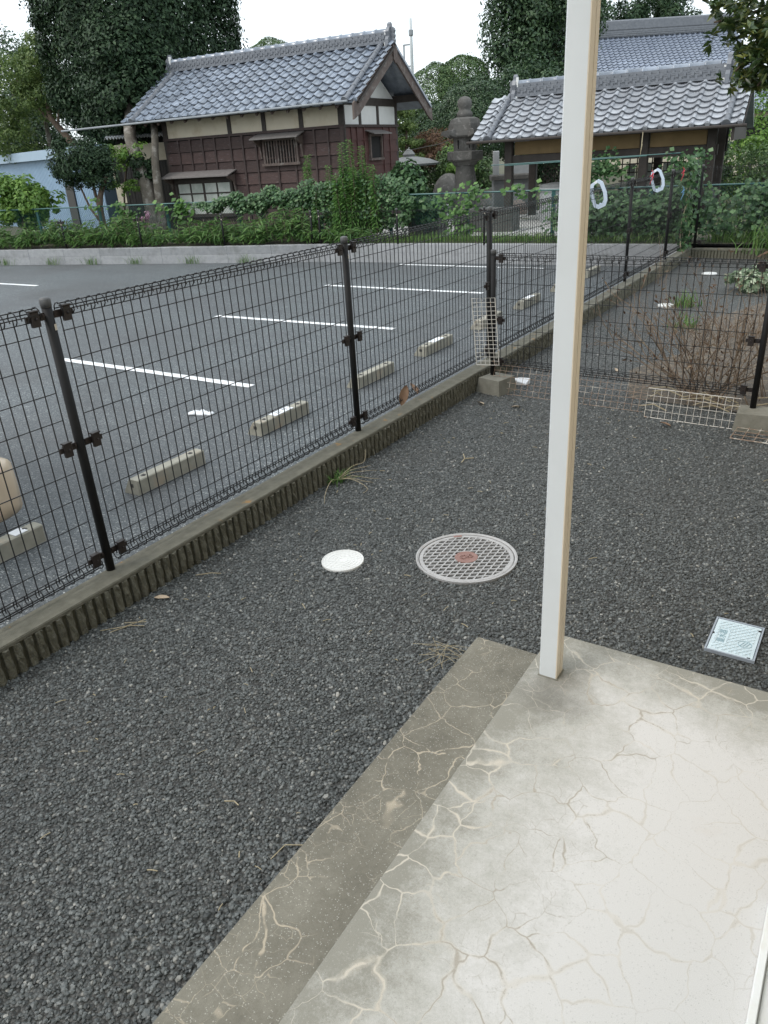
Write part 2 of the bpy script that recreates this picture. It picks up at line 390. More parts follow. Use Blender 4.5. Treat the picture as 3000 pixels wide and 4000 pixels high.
M['stonelt'] = pm('pale_stone', (.36, .37, .375), (.30, .31, .315), 8, .8, .4, 80, .004)
M['stonegrey'] = pm('grey_stone', (.20, .205, .205), (.145, .15, .15), 7, .85, .5, 60, .006)
M['boulder'] = pm('pink_boulder', (.28, .22, .19), (.2, .165, .145), 8, .85, .5, 30, .02)
M['bluemetal'] = pm('blue_sheet', (.265, .375, .50), (.225, .33, .45), 3, .5, spec=.4)
M['bluedark'] = pm('blue_groove_shade', (.10, .14, .19), (.08, .12, .16), 3, .6)
M['bluefascia'] = pm('blue_fascia', (.34, .44, .54), (.30, .40, .50), 3, .5)
M['shutter'] = pm('dark_shutter', (.030, .028, .027), (.042, .039, .036), 5, .6)
M['greymetal'] = pm('corrugated_edge', (.56, .58, .60), (.45, .47, .49), 5, .5)
M['bark'] = pm('grey_bark', (.17, .15, .125), (.10, .088, .07), 9, .9, .8, 35, .02, stain=(.31, .29, .26), stscale=5, stpos=(.5, .65))
M['barkbrown'] = pm('brown_bark', (.125, .088, .06), (.075, .055, .04), 9, .9, .8, 35, .02)
M['twigs'] = pm('dead_stems', (.24, .185, .135), (.15, .11, .08), 22, .85, stain=(.36, .29, .2), stscale=9, stpos=(.58, .68))
M['straw'] = pm('dry_straw', (.42, .36, .24), (.3, .25, .16), 30, .8)
M['poleconc'] = pm('pole_concrete', (.52, .55, .56), (.46, .49, .50), 3, .8)
M['polesteel'] = pm('pole_steel', (.30, .32, .34), (.22, .24, .26), 3, .6)
M['cable'] = pm('cable', (.12, .12, .12), (.16, .16, .16), 3, .6)
M['carpaint'] = pm('beige_paint', (.62, .50, .375), (.60, .485, .36), 2, .25, spec=.6)
M['rubber'] = pm('rubber', (.012, .012, .012), (.02, .02, .02), 10, .7)
M['carglass'] = pm('car_glass', (.02, .024, .026), (.025, .03, .032), 3, .08, spec=.8)
M['redlens'] = pm('red_lens', (.36, .015, .012), (.3, .012, .01), 6, .15)
M['chrome'] = pm('wheel_silver', (.5, .5, .51), (.45, .45, .46), 8, .35, metallic=.8)
M['deadleaf'] = pm('dead_leaf', (.17, .095, .055), (.24, .15, .09), 14, .7)
M['paleleaf'] = pm('pale_dry_leaf', (.46, .37, .27), (.36, .28, .2), 20, .7)
M['poly'] = None
def poly_mat():
    m, N, L, P = newmat('polycarbonate_sheet')
    t = N.new('ShaderNodeBsdfTranslucent'); t.inputs[0].default_value = (.95, .95, .94, 1)
    tr = N.new('ShaderNodeBsdfTransparent'); tr.inputs[0].default_value = (.92, .92, .9, 1)
    g = N.new('ShaderNodeBsdfGlossy'); g.inputs['Roughness'].default_value = .2
    a = N.new('ShaderNodeMixShader'); a.inputs[0].default_value = .75; L.new(t.outputs[0], a.inputs[1]); L.new(tr.outputs[0], a.inputs[2])
    b = N.new('ShaderNodeMixShader'); b.inputs[0].default_value = .05; L.new(a.outputs[0], b.inputs[1]); L.new(g.outputs[0], b.inputs[2])
    L.new(b.outputs[0], N['Material Output'].inputs[0]); N.remove(P); return m
M['poly'] = poly_mat()
# foliage
LF = {
 'evergreen': leafmat('leaf_evergreen', (0.013, 0.030, 0.015), (0.026, 0.054, 0.024), (0.055, 0.095, 0.044), .55, .12, .25),
 'holly':     leafmat('leaf_holly', (0.022, 0.050, 0.022), (0.042, 0.086, 0.035), (0.099, 0.154, 0.072), .35, .15),
 'forest':    leafmat('leaf_forest', (0.025, 0.055, 0.028), (0.048, 0.094, 0.041), (0.086, 0.144, 0.060), .5, .2),
 'maple':     leafmat('leaf_maple', (0.065, 0.111, 0.029), (0.111, 0.176, 0.047), (0.195, 0.260, 0.078), .5, .35),
 'topiary':   leafmat('leaf_topiary', (0.046, 0.091, 0.034), (0.085, 0.150, 0.052), (0.143, 0.215, 0.078), .5, .2),
 'bright':    leafmat('leaf_bright', (0.078, 0.163, 0.029), (0.137, 0.260, 0.047), (0.221, 0.351, 0.078), .5, .35),
 'bamboo':    leafmat('leaf_bamboo', (0.042, 0.104, 0.026), (0.091, 0.195, 0.047), (0.182, 0.305, 0.091), .42, .35),
 'ivy':       leafmat('leaf_ivy', (0.031, 0.075, 0.031), (0.058, 0.130, 0.047), (0.124, 0.215, 0.088), .4, .22),
 'vine':      leafmat('leaf_vine', (0.039, 0.098, 0.023), (0.075, 0.169, 0.039), (0.156, 0.286, 0.075), .45, .3),
 'goldenrod': leafmat('leaf_goldenrod', (0.065, 0.156, 0.039), (0.124, 0.254, 0.065), (0.208, 0.351, 0.111), .5, .35),
 'loquat':    leafmat('leaf_loquat', (0.029, 0.057, 0.018), (0.057, 0.094, 0.028), (0.172, 0.184, 0.046), .3, .15, .55),
 'redmaple':  leafmat('leaf_redmaple', (0.078, 0.039, 0.026), (0.143, 0.078, 0.046), (0.208, 0.130, 0.065), .6, .3),
 'grass':     leafmat('leaf_grass', (0.058, 0.130, 0.026), (0.111, 0.215, 0.052), (0.221, 0.312, 0.104), .5, .35),
 'pale':      leafmat('leaf_variegated', (0.091, 0.143, 0.078), (0.208, 0.286, 0.169), (0.546, 0.598, 0.442), .5, .25),
 'dry':       leafmat('leaf_dry', (0.077, 0.044, 0.028), (0.143, 0.088, 0.055), (0.242, 0.176, 0.110), .7, .2),
 'pinkflower': leafmat('leaf_pink', (0.390, 0.182, 0.286), (0.546, 0.312, 0.429), (0.715, 0.494, 0.598), .6, .3),
}

# ------------------------------------------------------------------ foliage helpers
def unit(a): return a / np.maximum(np.linalg.norm(a, axis=1, keepdims=True), 1e-9)
def rdir(n): return unit(rng.normal(size=(n, 3)))
def leaf_mesh(name, P, Nn, size, aspect, mat, tang=None, fold=.12, droop=.0):
    n = len(P); Nn = unit(Nn)
    T = rdir(n) if tang is None else tang
    T = unit(T - Nn * np.sum(T * Nn, axis=1, keepdims=True)); B = np.cross(Nn, T)
    s = size[:, None]
    V = np.empty((n, 4, 3))
    V[:, 0] = P - T * s * .5; V[:, 2] = P + T * s * .5 - Nn * s * droop
    V[:, 1] = P + B * s * aspect * .5 + Nn * s * fold; V[:, 3] = P - B * s * aspect * .5 + Nn * s * fold
    me = bpy.data.meshes.new(name)
    me.vertices.add(n * 4); me.vertices.foreach_set('co', V.reshape(-1).astype(np.float32))
    idx = (np.arange(n) * 4)[:, None] + np.array([[0, 1, 2, 0, 2, 3]])
    me.loops.add(n * 6); me.loops.foreach_set('vertex_index', idx.reshape(-1).astype(np.int32))
    me.polygons.add(n * 2)
    me.polygons.foreach_set('loop_start', np.arange(0, n * 6, 3, dtype=np.int32))
    me.polygons.foreach_set('loop_total', np.full(n * 2, 3, dtype=np.int32))
    at = me.attributes.new('rnd', 'FLOAT', 'FACE')
    at.data.foreach_set('value', np.repeat(rng.random(n), 2).astype(np.float32))
    me.materials.append(mat); me.update(calc_edges=True); return me
def clumps(center, radii, n, ncl, cr, e=2.0, lo=.55, inner=.15, flat=1.0):
    """leaf positions/normals on many small clumps spread over a (super)ellipsoid"""
    c = np.array(center); r = np.array(radii)
    d = rdir(ncl); k = (np.abs(d) ** e).sum(1) ** (-1 / e)
    fr = lo + (1 - lo) * rng.random(ncl) ** .5
    inn = rng.random(ncl) < inner; fr[inn] *= rng.random(inn.sum())
    CC = c + d * k[:, None] * r * fr[:, None]
    crs = cr * (.6 + .8 * rng.random(ncl))
    i = rng.integers(0, ncl, n); q = rdir(n)
    P = CC[i] + q * (crs[i] * (.55 + .45 * rng.random(n)))[:, None] * np.array([1, 1, flat])
    Nn = unit(q * .8 + (P - c) / r * .4 + np.array([0, 0, .45]) + rng.normal(size=(n, 3)) * .35)
    return P, Nn
def shell(center, radii, n, e=2.2, th=.06, amp=.03):
    c = np.array(center); r = np.array(radii); d = rdir(n); k = (np.abs(d) ** e).sum(1) ** (-1 / e)
    w_ = 1 + amp * np.sin(d @ np.array([7., 3., 5.]) + c[0] * 9) + amp * np.sin(d @ np.array([-4., 8., 6.]) + c[1] * 5)
    P = c + d * (k * w_ * (1 - th * rng.random(n) ** 1.5))[:, None] * r
    return P, unit(d / r * r.mean() + rng.normal(size=(n, 3)) * .45 + np.array([0, 0, .2]))
def crown(parent, matname, parts, size, aspect=.5, name='crown', fold=.12):
    P = np.concatenate([p for p, _ in parts]); Nn = np.concatenate([q for _, q in parts])
    sz = size * (.65 + .7 * rng.random(len(P)))
    return link(name, leaf_mesh(name, P, Nn, sz, aspect, LF[matname], fold=fold), parent)
def limb(parent, name, pts, r0, r1, mat, n=8, wob=.0):
    m = len(pts); b = MB()
    P = [Vector(p) + Vector(rng.normal(size=3) * wob) for p in pts]
    # smooth the path
    Q = []
    for i in range(m - 1):
        p0 = P[max(i - 1, 0)]; p1 = P[i]; p2 = P[i + 1]; p3 = P[min(i + 2, m - 1)]
        for t in (0, .33, .67):
            Q.append(.5 * ((2 * p1) + (p2 - p0) * t + (2 * p0 - 5 * p1 + 4 * p2 - p3) * t * t + (3 * p1 - p0 - 3 * p2 + p3) * t ** 3))
    Q.append(P[-1]); k = len(Q)
    b.tube(Q, [r0 + (r1 - r0) * (i / (k - 1)) for i in range(k)], n)
    return b.obj(name, mat, parent, True)

def blades(n, base_fn, h, wdt, lean=.5):
    """arching grass blades as 3-segment strips; returns verts, faces, face-random"""
    V = []; F = []; A = []
    for i in range(n):
        p = np.array(base_fn(i)); a = rng.random() * 2 * PI; d = np.array([math.cos(a), math.sin(a), 0])
        hh = h * (.5 + .8 * rng.random()); le = lean * (.4 + 1.1 * rng.random()); sd_ = np.array([-d[1], d[0], 0]) * wdt * .5
        k = len(V)
        for j, (t, ww) in enumerate(((0, .8), (.4, 1), (.75, .7), (1.0, .08))):
            c = p + d * le * hh * t * t + np.array([0, 0, hh * (t - .35 * le * t * t)])
            V.append(c - sd_ * ww); V.append(c + sd_ * ww)
        for j in range(3): F.append((k + 2 * j, k + 2 * j + 1, k + 2 * j + 3, k + 2 * j + 2))
        A += [rng.random()] * 3
    return V, F, A
def blade_mesh(name, V, F, A, mat):
    me = bpy.data.meshes.new(name); me.from_pydata([tuple(v) for v in V], [], F)
    at = me.attributes.new('rnd', 'FLOAT', 'FACE'); at.data.foreach_set('value', np.array(A, dtype=np.float32))
    me.materials.append(mat); return me

# ================================================================== SETTING
GZ, LZ, EZ = -.15, -.28, .05
def grid_sheet(name, x0, x1, y0, y1, z, m):
    return sheet(name, [(x0, y0), (x1, y0), (x1, y1), (x0, y1)], z, m)
grid_sheet('terrain', -420, 420, -300, 620, -.42, M['earth'])
grid_sheet('yard_surface', -2.6, 3.2, -5, 13.14, GZ, M['gravel'])
grid_sheet('parking_lot', -34, -2.66, -9, 13.6, LZ, M['lot'])
# back line of the lot: (x, y) of the retaining wall's front foot
RW = [(-27.0, 9.2), (-17.9, 10.9), (-14.85, 11.5), (-11.6, 12.15), (-9.6, 12.62), (-7.0, 12.82), (-2.72, 12.98)]
gp = [(p[0], p[1] + .1) for p in RW] + [(-2.6, 13.1), (9, 13.1), (9, -2), (60, -2), (420, 620), (-420, 620), (-420, 10), (-27, 9.3)]
# the raised garden ground as quads back from the wall line
b = MB()
xs = [-300, -60] + [p[0] for p in RW] + [-2.6, 9, 60, 300]
ys = [9.3, 9.3] + [p[1] + .1 for p in RW] + [13.16, 13.16, 13.16, 13.16]
n = len(xs)
yy = [0, 2, 6, 14, 30, 80, 500]
vs = [(xs[i], ys[i] + yy[j], EZ + (.0 if j < 5 else .3 * (j - 4))) for j in range(len(yy)) for i in range(n)]
fs = [(j * n + i, j * n + i + 1, (j + 1) * n + i + 1, (j + 1) * n + i) for j in range(len(yy) - 1) for i in range(n - 1)]
b.add(vs, fs); struct('garden_ground', b, M['earth'])
sheet('garden_path', [(-10.2, 13.95), (-4.4, 14.2), (-3.6, 19.8), (-13.5, 19.8), (-13.5, 18.4), (-10.2, 18.3)], EZ + .006, M['path'])
sheet('soil_patch', [(-1.42, 5.55), (-.2, 5.45), (1.5, 6), (1.8, 12.9), (-1.2, 12.9), (-1.35, 11.4), (-.75, 10.6), (-1.15, 9.2), (-1.55, 8.1), (-1.35, 7.0), (-1.62, 6.3)], GZ + .006, M['soil'])
# painted bays
def line(x0, x1, y, wd=.10, y2=None):
    b = MB(); k = 14; y2 = y if y2 is None else y2
    top = []; bot = []
    for i in range(k + 1):
        t = i / k; x = x0 + (x1 - x0) * t; yc = y + (y2 - y) * t
        top.append((x, yc + wd / 2 + rng.normal() * .003, LZ + .005)); bot.append((x, yc - wd / 2 + rng.normal() * .003, LZ + .005))
    b.add(top + bot, [(i, i + 1, k + 1 + i + 1, k + 1 + i) for i in range(k)])
    return struct('bay_line', b, M['line'])
for y0, y1 in ((.06, .02), (2.57, 2.53), (5.10, 5.06), (7.60, 7.62), (10.16, 10.08), (12.52, 12.45)):
    line(-7.62, -4.76, y0, y2=y1)
for y0 in (6.37, 8.86): line(-16.3, -13.45, y0)
# slab and step
b = MB(); b.cbox(-.765, .075, -3.2, 2.215, -.25, 0, .006); struct('porch_slab', b, M['slab'])
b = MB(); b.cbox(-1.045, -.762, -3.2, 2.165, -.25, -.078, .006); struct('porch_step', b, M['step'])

# loose aggregate bedded in the yard surface (geometry nodes, one object)
def gravel_stones():
    pts = []
    def fill(x0, x1, y0, y1, d):
        k = int((x1 - x0) * (y1 - y0) * d); pts.append(np.stack([rng.uniform(x0, x1, k), rng.uniform(y0, y1, k), np.full(k, GZ + .0012)], 1))
    fill(-2.56, -1.04, .15, 2.1, 9000); fill(-2.56, .12, 2.1, 3.7, 8000); fill(-2.56, -.1, 3.7, 5.6, 4500); fill(-2.56, -1.2, 5.6, 8, 1600)
    P = np.concatenate(pts)
    # leave the covers clear
    def away(cx, cy, r): return (P[:, 0] - cx) ** 2 + (P[:, 1] - cy) ** 2 > r * r
    ok = away(-1.41, 2.805, .243) & away(-1.927, 2.514, .105) & ~((P[:, 0] > -.30) & (P[:, 0] < -.112) & (P[:, 1] > 2.555) & (P[:, 1] < 2.81))
    ok &= ~((P[:, 0] > -.775) & (P[:, 1] < 2.222)) & ~((P[:, 0] > -1.05) & (P[:, 1] < 2.172))
    P = P[ok]; n = len(P)
    me = bpy.data.meshes.new('loose_stones'); me.vertices.add(n); me.vertices.foreach_set('co', P.reshape(-1).astype(np.float32))
    def att(nm, ty, v, key='value'):
        a = me.attributes.new(nm, ty, 'POINT'); a.data.foreach_set(key, np.asarray(v, dtype=np.float32).reshape(-1))
    s = .0040 + .0036 * rng.random(n) ** 2; s[rng.random(n) < .025] *= 1.4
    near = np.clip(1 - np.abs(P[:, 0] + 1.06) / .16, 0, 1) * (P[:, 1] < 2.3); s *= 1 + .25 * near
    sc = np.stack([s * (1 + .5 * rng.random(n)), s * (.8 + .4 * rng.random(n)), s * (.55 + .35 * rng.random(n))], 1)
    ro = np.stack([rng.normal(size=n) * .45, rng.normal(size=n) * .45, rng.random(n) * 6.28], 1)
    att('sc', 'FLOAT_VECTOR', sc, 'vector'); att('ro', 'FLOAT_VECTOR', ro, 'vector'); att('tone', 'FLOAT', rng.random(n))
    o = link('loose_stones', me)
    g = bpy.data.node_groups.new('loose_stones', 'GeometryNodeTree')
    g.interface.new_socket('Geometry', in_out='INPUT', socket_type='NodeSocketGeometry')
    g.interface.new_socket('Geometry', in_out='OUTPUT', socket_type='NodeSocketGeometry')
    N, L = g.nodes, g.links
    gi = N.new('NodeGroupInput'); go = N.new('NodeGroupOutput')
    ico = N.new('GeometryNodeMeshIcoSphere'); ico.inputs['Radius'].default_value = 1; ico.inputs['Subdivisions'].default_value = 1
    iop = N.new('GeometryNodeInstanceOnPoints')
    def na(nm, ty):
        x = N.new('GeometryNodeInputNamedAttribute'); x.data_type = ty; x.inputs[0].default_value = nm
        return next(q for q in x.outputs if q.enabled and q.name == 'Attribute')
    sm = N.new('GeometryNodeSetMaterial')
    m, mN, mL, mP = newmat('aggregate')
    a = mN.new('ShaderNodeAttribute'); a.attribute_type = 'INSTANCER'; a.attribute_name = 'tone'
    c = ramp(mN, mL, a.outputs['Fac'], (0, .55, .90, .975, 1.0), ((.036, .039, .038), (.082, .089, .087), (.135, .145, .143), (.19, .193, .182), (.34, .33, .30)))
    mL.new(c, mP.inputs['Base Color']); mP.inputs['Roughness'].default_value = .48
    sm.inputs['Material'].default_value = m; me.materials.append(m)
    L.new(gi.outputs[0], iop.inputs['Points']); L.new(ico.outputs[0], sm.inputs[0]); L.new(sm.outputs[0], iop.inputs['Instance'])
    e2r = N.new('FunctionNodeEulerToRotation'); L.new(na('ro', 'FLOAT_VECTOR'), e2r.inputs[0]); L.new(e2r.outputs[0], iop.inputs['Rotation'])
    L.new(na('sc', 'FLOAT_VECTOR'), iop.inputs['Scale'])
    L.new(iop.outputs[0], go.inputs[0])
    mod = o.modifiers.new('stones', 'NODES'); mod.node_group = g
    tag(o, 'dark crushed stone bedded over the yard surface', 'gravel', kind='stuff')
gravel_stones()

# ================================================================== WALLS
def block_wall():
    t = thing('block_wall', 'low ribbed concrete block wall with a mossy face under the mesh fence', 'wall', (-2.55, 0, 0), 0)
    Lb = .384
    def block_mesh(seed):
        r = np.random.default_rng(seed); b = MB()
        b.m = 0; b.box(-.138, -.008, 0, Lb, -.016, -.003); b.box(-.134, -.012, 0, Lb, -.003, 0)      # smooth top course
        b.m = 1; b.box(-.135, -.020, .0, Lb, -.32, -.016)            # core with grooves
        b.m = 2
        for k in range(8):                                                        # split ribs
            y0 = k * .048 + .008; y1 = y0 + .031
            ny, nz = 3, 9; z1, z0 = -.017, -.30
            vs = []
            for j in range(nz + 1):
                for i in range(ny + 1):
                    e = (0 < i < ny); x = .001 + (r.random() - .7) * .016 * (1 if e else .7) - (0 if e else .006)
                    vs.append((x, y0 + (y1 - y0) * i / ny + (r.random() - .5) * .003, z1 + (z0 - z1) * j / nz + ((r.random() - .6) * .010 if j == 0 else 0)))
            q = ny + 1
            fs = [(j * q + i, j * q + i + 1, (j + 1) * q + i + 1, (j + 1) * q + i) for j in range(nz) for i in range(ny)]
            back = len(vs)
            for j in range(nz + 1):
                for y in (y0 - .001, y1 + .001): vs.append((-.023, y, z1 + (z0 - z1) * j / nz))
            for j in range(nz):
                fs.append((j * q, (j + 1) * q, back + 2 * (j + 1), back + 2 * j)); fs.append((j * q + ny, back + 2 * j + 1, back + 2 * j + 3, (j + 1) * q + ny))
            fs.append(tuple(range(q)) + (back + 1, back))
            b.add(vs, fs)
        return b.mesh('block', [M['wallcap'], M['wallgroove'], M['wallrough']])
    ms = [block_mesh(s) for s in range(5)]
    for k in range(-6, 35):
        link('block', ms[k % 5 if k % 3 else (k * 2) % 5], t, (0, k * Lb, 0))
block_wall()
def cross_wall():
    t = thing('block_wall', 'short ribbed block wall closing the far end of the yard', 'wall', (-2.548, 13.0, 0), 0)
    b = MB(); b.m = 0; b.cbox(.001, .383, 0, .13, -.03, 0, .006); b.m = 1; b.box(.001, .383, .016, .128, -.3, -.03); b.m = 2
    for k in range(8): b.box(k * .048 + .009, k * .048 + .039, .003, .02, -.3, -.034)
    me = b.mesh('block', [M['wallcap'], M['wallgroove'], M['wallrough']])
    for k in range(13): link('block', me, t, (k * .384, 0, 0))
cross_wall()
def retaining_wall():
    t = thing('retaining_wall', 'long pale grey two course block kerb wall along the back of the parking lot', 'wall', (-9.6, 12.62, LZ), 0)
    # walk the polyline
    for i in range(len(RW) - 1):
        a = Vector((*RW[i], 0)); c = Vector((*RW[i + 1], 0)); d = c - a; ln = d.length; ang = math.atan2(d.y, d.x)
        k = max(1, round(ln / .9)); bl = ln / k
        b = MB(); b.cbox(.0015, bl - .0015, 0, .14, 0, .172, .004)
        # fine vertical tooling on part of the face
        me0 = b.mesh('block', M['retain'])
        b2 = MB(); b2.cbox(.0015, bl - .0015, .004, .144, .176, .335, .006)
        if i in (2, 3):
            for q in range(int(bl / .03)): b2.box(.012 + q * .03, .024 + q * .03, .0, .006, .19, .318)
        me1 = b2.mesh('block', M['retain'])
        for q in range(k):
            p = a + d * (q / k) - Vector((-9.6, 12.62, 0))
            link('block', me0, t, p, (0, 0, ang)); link('block', me1, t, p, (0, 0, ang))
retaining_wall()

# ================================================================== MESH FENCES
def panel_mb(L, z_top, hor, z_bot, pitch=.05, r=.0025, loop=.027, n=4, seg=9, side=1, plain=False):
    b = MB(); k = int(round((L - .02) / pitch)); off = (L - (k * pitch)) / 2
    zt = z_top - loop; zb = z_bot + loop
    for i in range(k + 1):
        x = off + i * pitch
        b.tube([(x, 0, zb), (x, 0, zt)], r, n, False)
        for zc, s in (() if plain else ((zt, 1), (zb, -1))):
            pts = []
            for j in range(seg + 1):
                a = PI * 2 * j / seg * .86
                # starts under the loop's centre, swings out to the viewer's side and round
                pts.append((x, -side * loop * math.sin(a), zc - s * loop * math.cos(a)))
            b.tube(pts, r * .95, n, False)
    for z in hor: b.tube([(0, .004, z), (L, .004, z)], r, n, False)
    for zc, s in ((zt, 1), (zb, -1)):
        b.tube([(0, 0, zc + s * (loop - .004)), (L, 0, zc + s * (loop - .004))], r * 1.2, n, False)
        b.tube([(0, -side * (loop - .004), zc), (L, -side * (loop - .004), zc)], r * 1.2, n, False)
        b.tube([(0, side * (loop - .004), zc + .004), (L, side * (loop - .004), zc + .004)], r * 1.2, n, False)
        b.tube([(0, .004, zc - s * loop), (L, .004, zc - s * loop)], r, n, False)
    return b
def post_mb(h, r=.0205, below=.0):
    b = MB(); b.lathe([(r, -below), (r, h - .02)], 14); return b
def cap_mb(r=.0205):
    b = MB(); b.lathe([(r * 1.06, -.03), (r * 1.1, -.012), (r * 1.1, 0), (r * .9, .006), (r * .3, .0085)], 14); return b
def clamp_mb(d):
    b = MB(); s = d
    b.box(min(0, s * .085), max(0, s * .085), -.004, .002, -.014, .014)                     # arm
    x0, x1 = sorted((s * .052, s * .088)); b.cbox(x0, x1, -.024, -.006, -.03, .026, .003)   # plate
    x0, x1 = sorted((s * .05, s * .09)); b.box(x0, x1, -.027, -.004, .026, .031)
    x0, x1 = sorted((s * .088, s * .104)); b.box(x0, x1, -.012, -.004, -.010, .012)
    b.lathe([(.005, 0), (.005, .005), (.003, .007)], 8, M=Matrix.Translation((s * .07, -.024, 0)) @ Matrix.Rotation(PI / 2, 4, 'X'))
    b.lathe([(.006, 0), (.006, .006)], 8, M=Matrix.Translation((s * .026, -.004, .004)) @ Matrix.Rotation(PI / 2, 4, 'X'))
    return b
def mesh_fence(name, label, loc, rotz, xs, h, ptop, hor, zb, clampz, sticker=True, pitch=.05, r=.0025, rp=.0195, loop=.027, plain=False):
    t = thing(name, label, 'fence', loc, rotz)
    pm_ = post_mb(h, rp, .02).mesh('post', M['black'], True); cm = cap_mb(rp).mesh('cap', M['capgrey'], True)
    cl = [clamp_mb(1).mesh('clamp', M['brownclamp']), clamp_mb(-1).mesh('clamp', M['brownclamp'])]
    sb = MB()
    for i in range(5):
        a0 = -PI / 2 + .05 + i * .22; a1 = a0 + .22; q = rp + .0012
        sb.add([(q * math.cos(a), q * math.sin(a), z) for z in (-.012, .012) for a in (a0, a1)], [(0, 1, 3, 2)])
    sm = sb.mesh('sticker', M['sticker'])
    for i, x in enumerate(xs):
        p = link('post', pm_, t, (x, 0, 0)); link('cap', cm, p, (0, 0, h))
        if sticker: link('sticker', sm, p, (0, 0, h - .105))
        for z in clampz:
            if i < len(xs) - 1: link('clamp', cl[0], t, (x, 0, z))
            if i > 0: link('clamp', cl[1], t, (x, 0, z))
    pms = {}
    for i in range(len(xs) - 1):
        L = xs[i + 1] - xs[i] - .1; key = round(L, 3)
        if key not in pms: pms[key] = panel_mb(L, ptop, hor, zb, pitch, r, loop, plain=plain).mesh('mesh_panel', M['wire'], False, False)
        link('mesh_panel', pms[key], t, (xs[i] + .05, 0, 0))
    return t
HOR = [1.056 - .1135 * i for i in range(9)]
mesh_fence('mesh_fence', 'black welded mesh fence with looped top running along the ribbed block wall', (-2.67, 1.775, 0), PI / 2,
           [-4, -2, 0, 2, 4, 6, 8, 10, 11.65], 1.185, 1.165, HOR, .03, (1.125, .60, .085))
g_a = Vector((-2.464, 5.404, 0)); g_b = Vector((-.535, 5.262, 0)); gd = g_b - g_a
mesh_fence('mesh_fence', 'lower black mesh fence panel set across the yard on two concrete footings', (g_a.x, g_a.y, -.035), math.atan2(gd.y, gd.x),
           [0, gd.length], .95, .935, [.83 - .115 * i for i in range(7)], .075, (.895, .44, .12), False)
mesh_fence('mesh_fence', 'black mesh fence along the far end of the yard in front of the vines', (-2.55, 13.07, 0), 0,
           [.02, 2.02, 4.02], 1.185, 1.165, HOR, .03, (1.125, .6, .085), False, r=.0018)
# low black fence on the retaining wall, in two straight runs
lh = [.50 - .11 * i for i in range(4)]
mesh_fence('mesh_fence', 'low black mesh fence standing on the straight part of the pale retaining wall', (-9.55, 12.70, .055), math.atan2(.34, 6.9),
           [0, 1.75, 3.5, 5.2, 6.8], .62, .60, lh, .02, (.56,), True, r=.0011, loop=.015, plain=True)
mesh_fence('mesh_fence', 'low black mesh fence half hidden in bamboo grass on the left of the retaining wall', (-17.9, 10.98, .055), math.atan2(1.68, 8.2),
           [0, 2.1, 4.2, 6.3, 8.35], .62, .60, lh, .02, (.56,), True, r=.0011, loop=.015, plain=True)
# teal chain-link fence behind
def chain_fence(label, a, c, npost, h=.82):
    a = Vector(a); c = Vector(c); d = c - a; L = d.length
    t = thing('chain_link_fence', label, 'fence', (a.x, a.y, EZ), math.atan2(d.y, d.x))
    b = MB(); b.box(-.03, .03, -.02, .02, -.05, h); pmsh = b.mesh('post', M['teal'])
    for i in range(npost): link('post', pmsh, t, (L * i / (npost - 1), .0, 0))
    b = MB(); b.tube([(0, -.024, h), (L, -.024, h)], .016, 6); b.obj('rail', M['teal'], t)
    b = MB(); p = .062; k = int(L / p)
    for i in range(-int(h / p), k):
        for s in (1, -1):
            x0 = i * p; x1 = x0 + h - .04; za, zb_ = (.0, h - .04) if s == 1 else (h - .04, .0)
            lo = max(0, -x0); hi = min(1.0, (L - x0) / (h - .04))
            f0 = lo / (h - .04)
            if hi <= f0: continue
            q = lambda f: (x0 + f * (h - .04), -.028 - .003 * s, za + (zb_ - za) * f + .01)
            b.tube([q(f0), q(hi)], .0021, 3, False)
    b.obj('wire_mesh', M['tealwire'], t)
chain_fence('teal chain link fence with square posts behind the bamboo grass on the left', (-19.5, 11.75, 0), (-10.1, 13.45, 0), 6)
chain_fence('teal chain link fence running past the dark shed behind the vines', (-10.05, 13.46, 0), (3.2, 13.95, 0), 9)

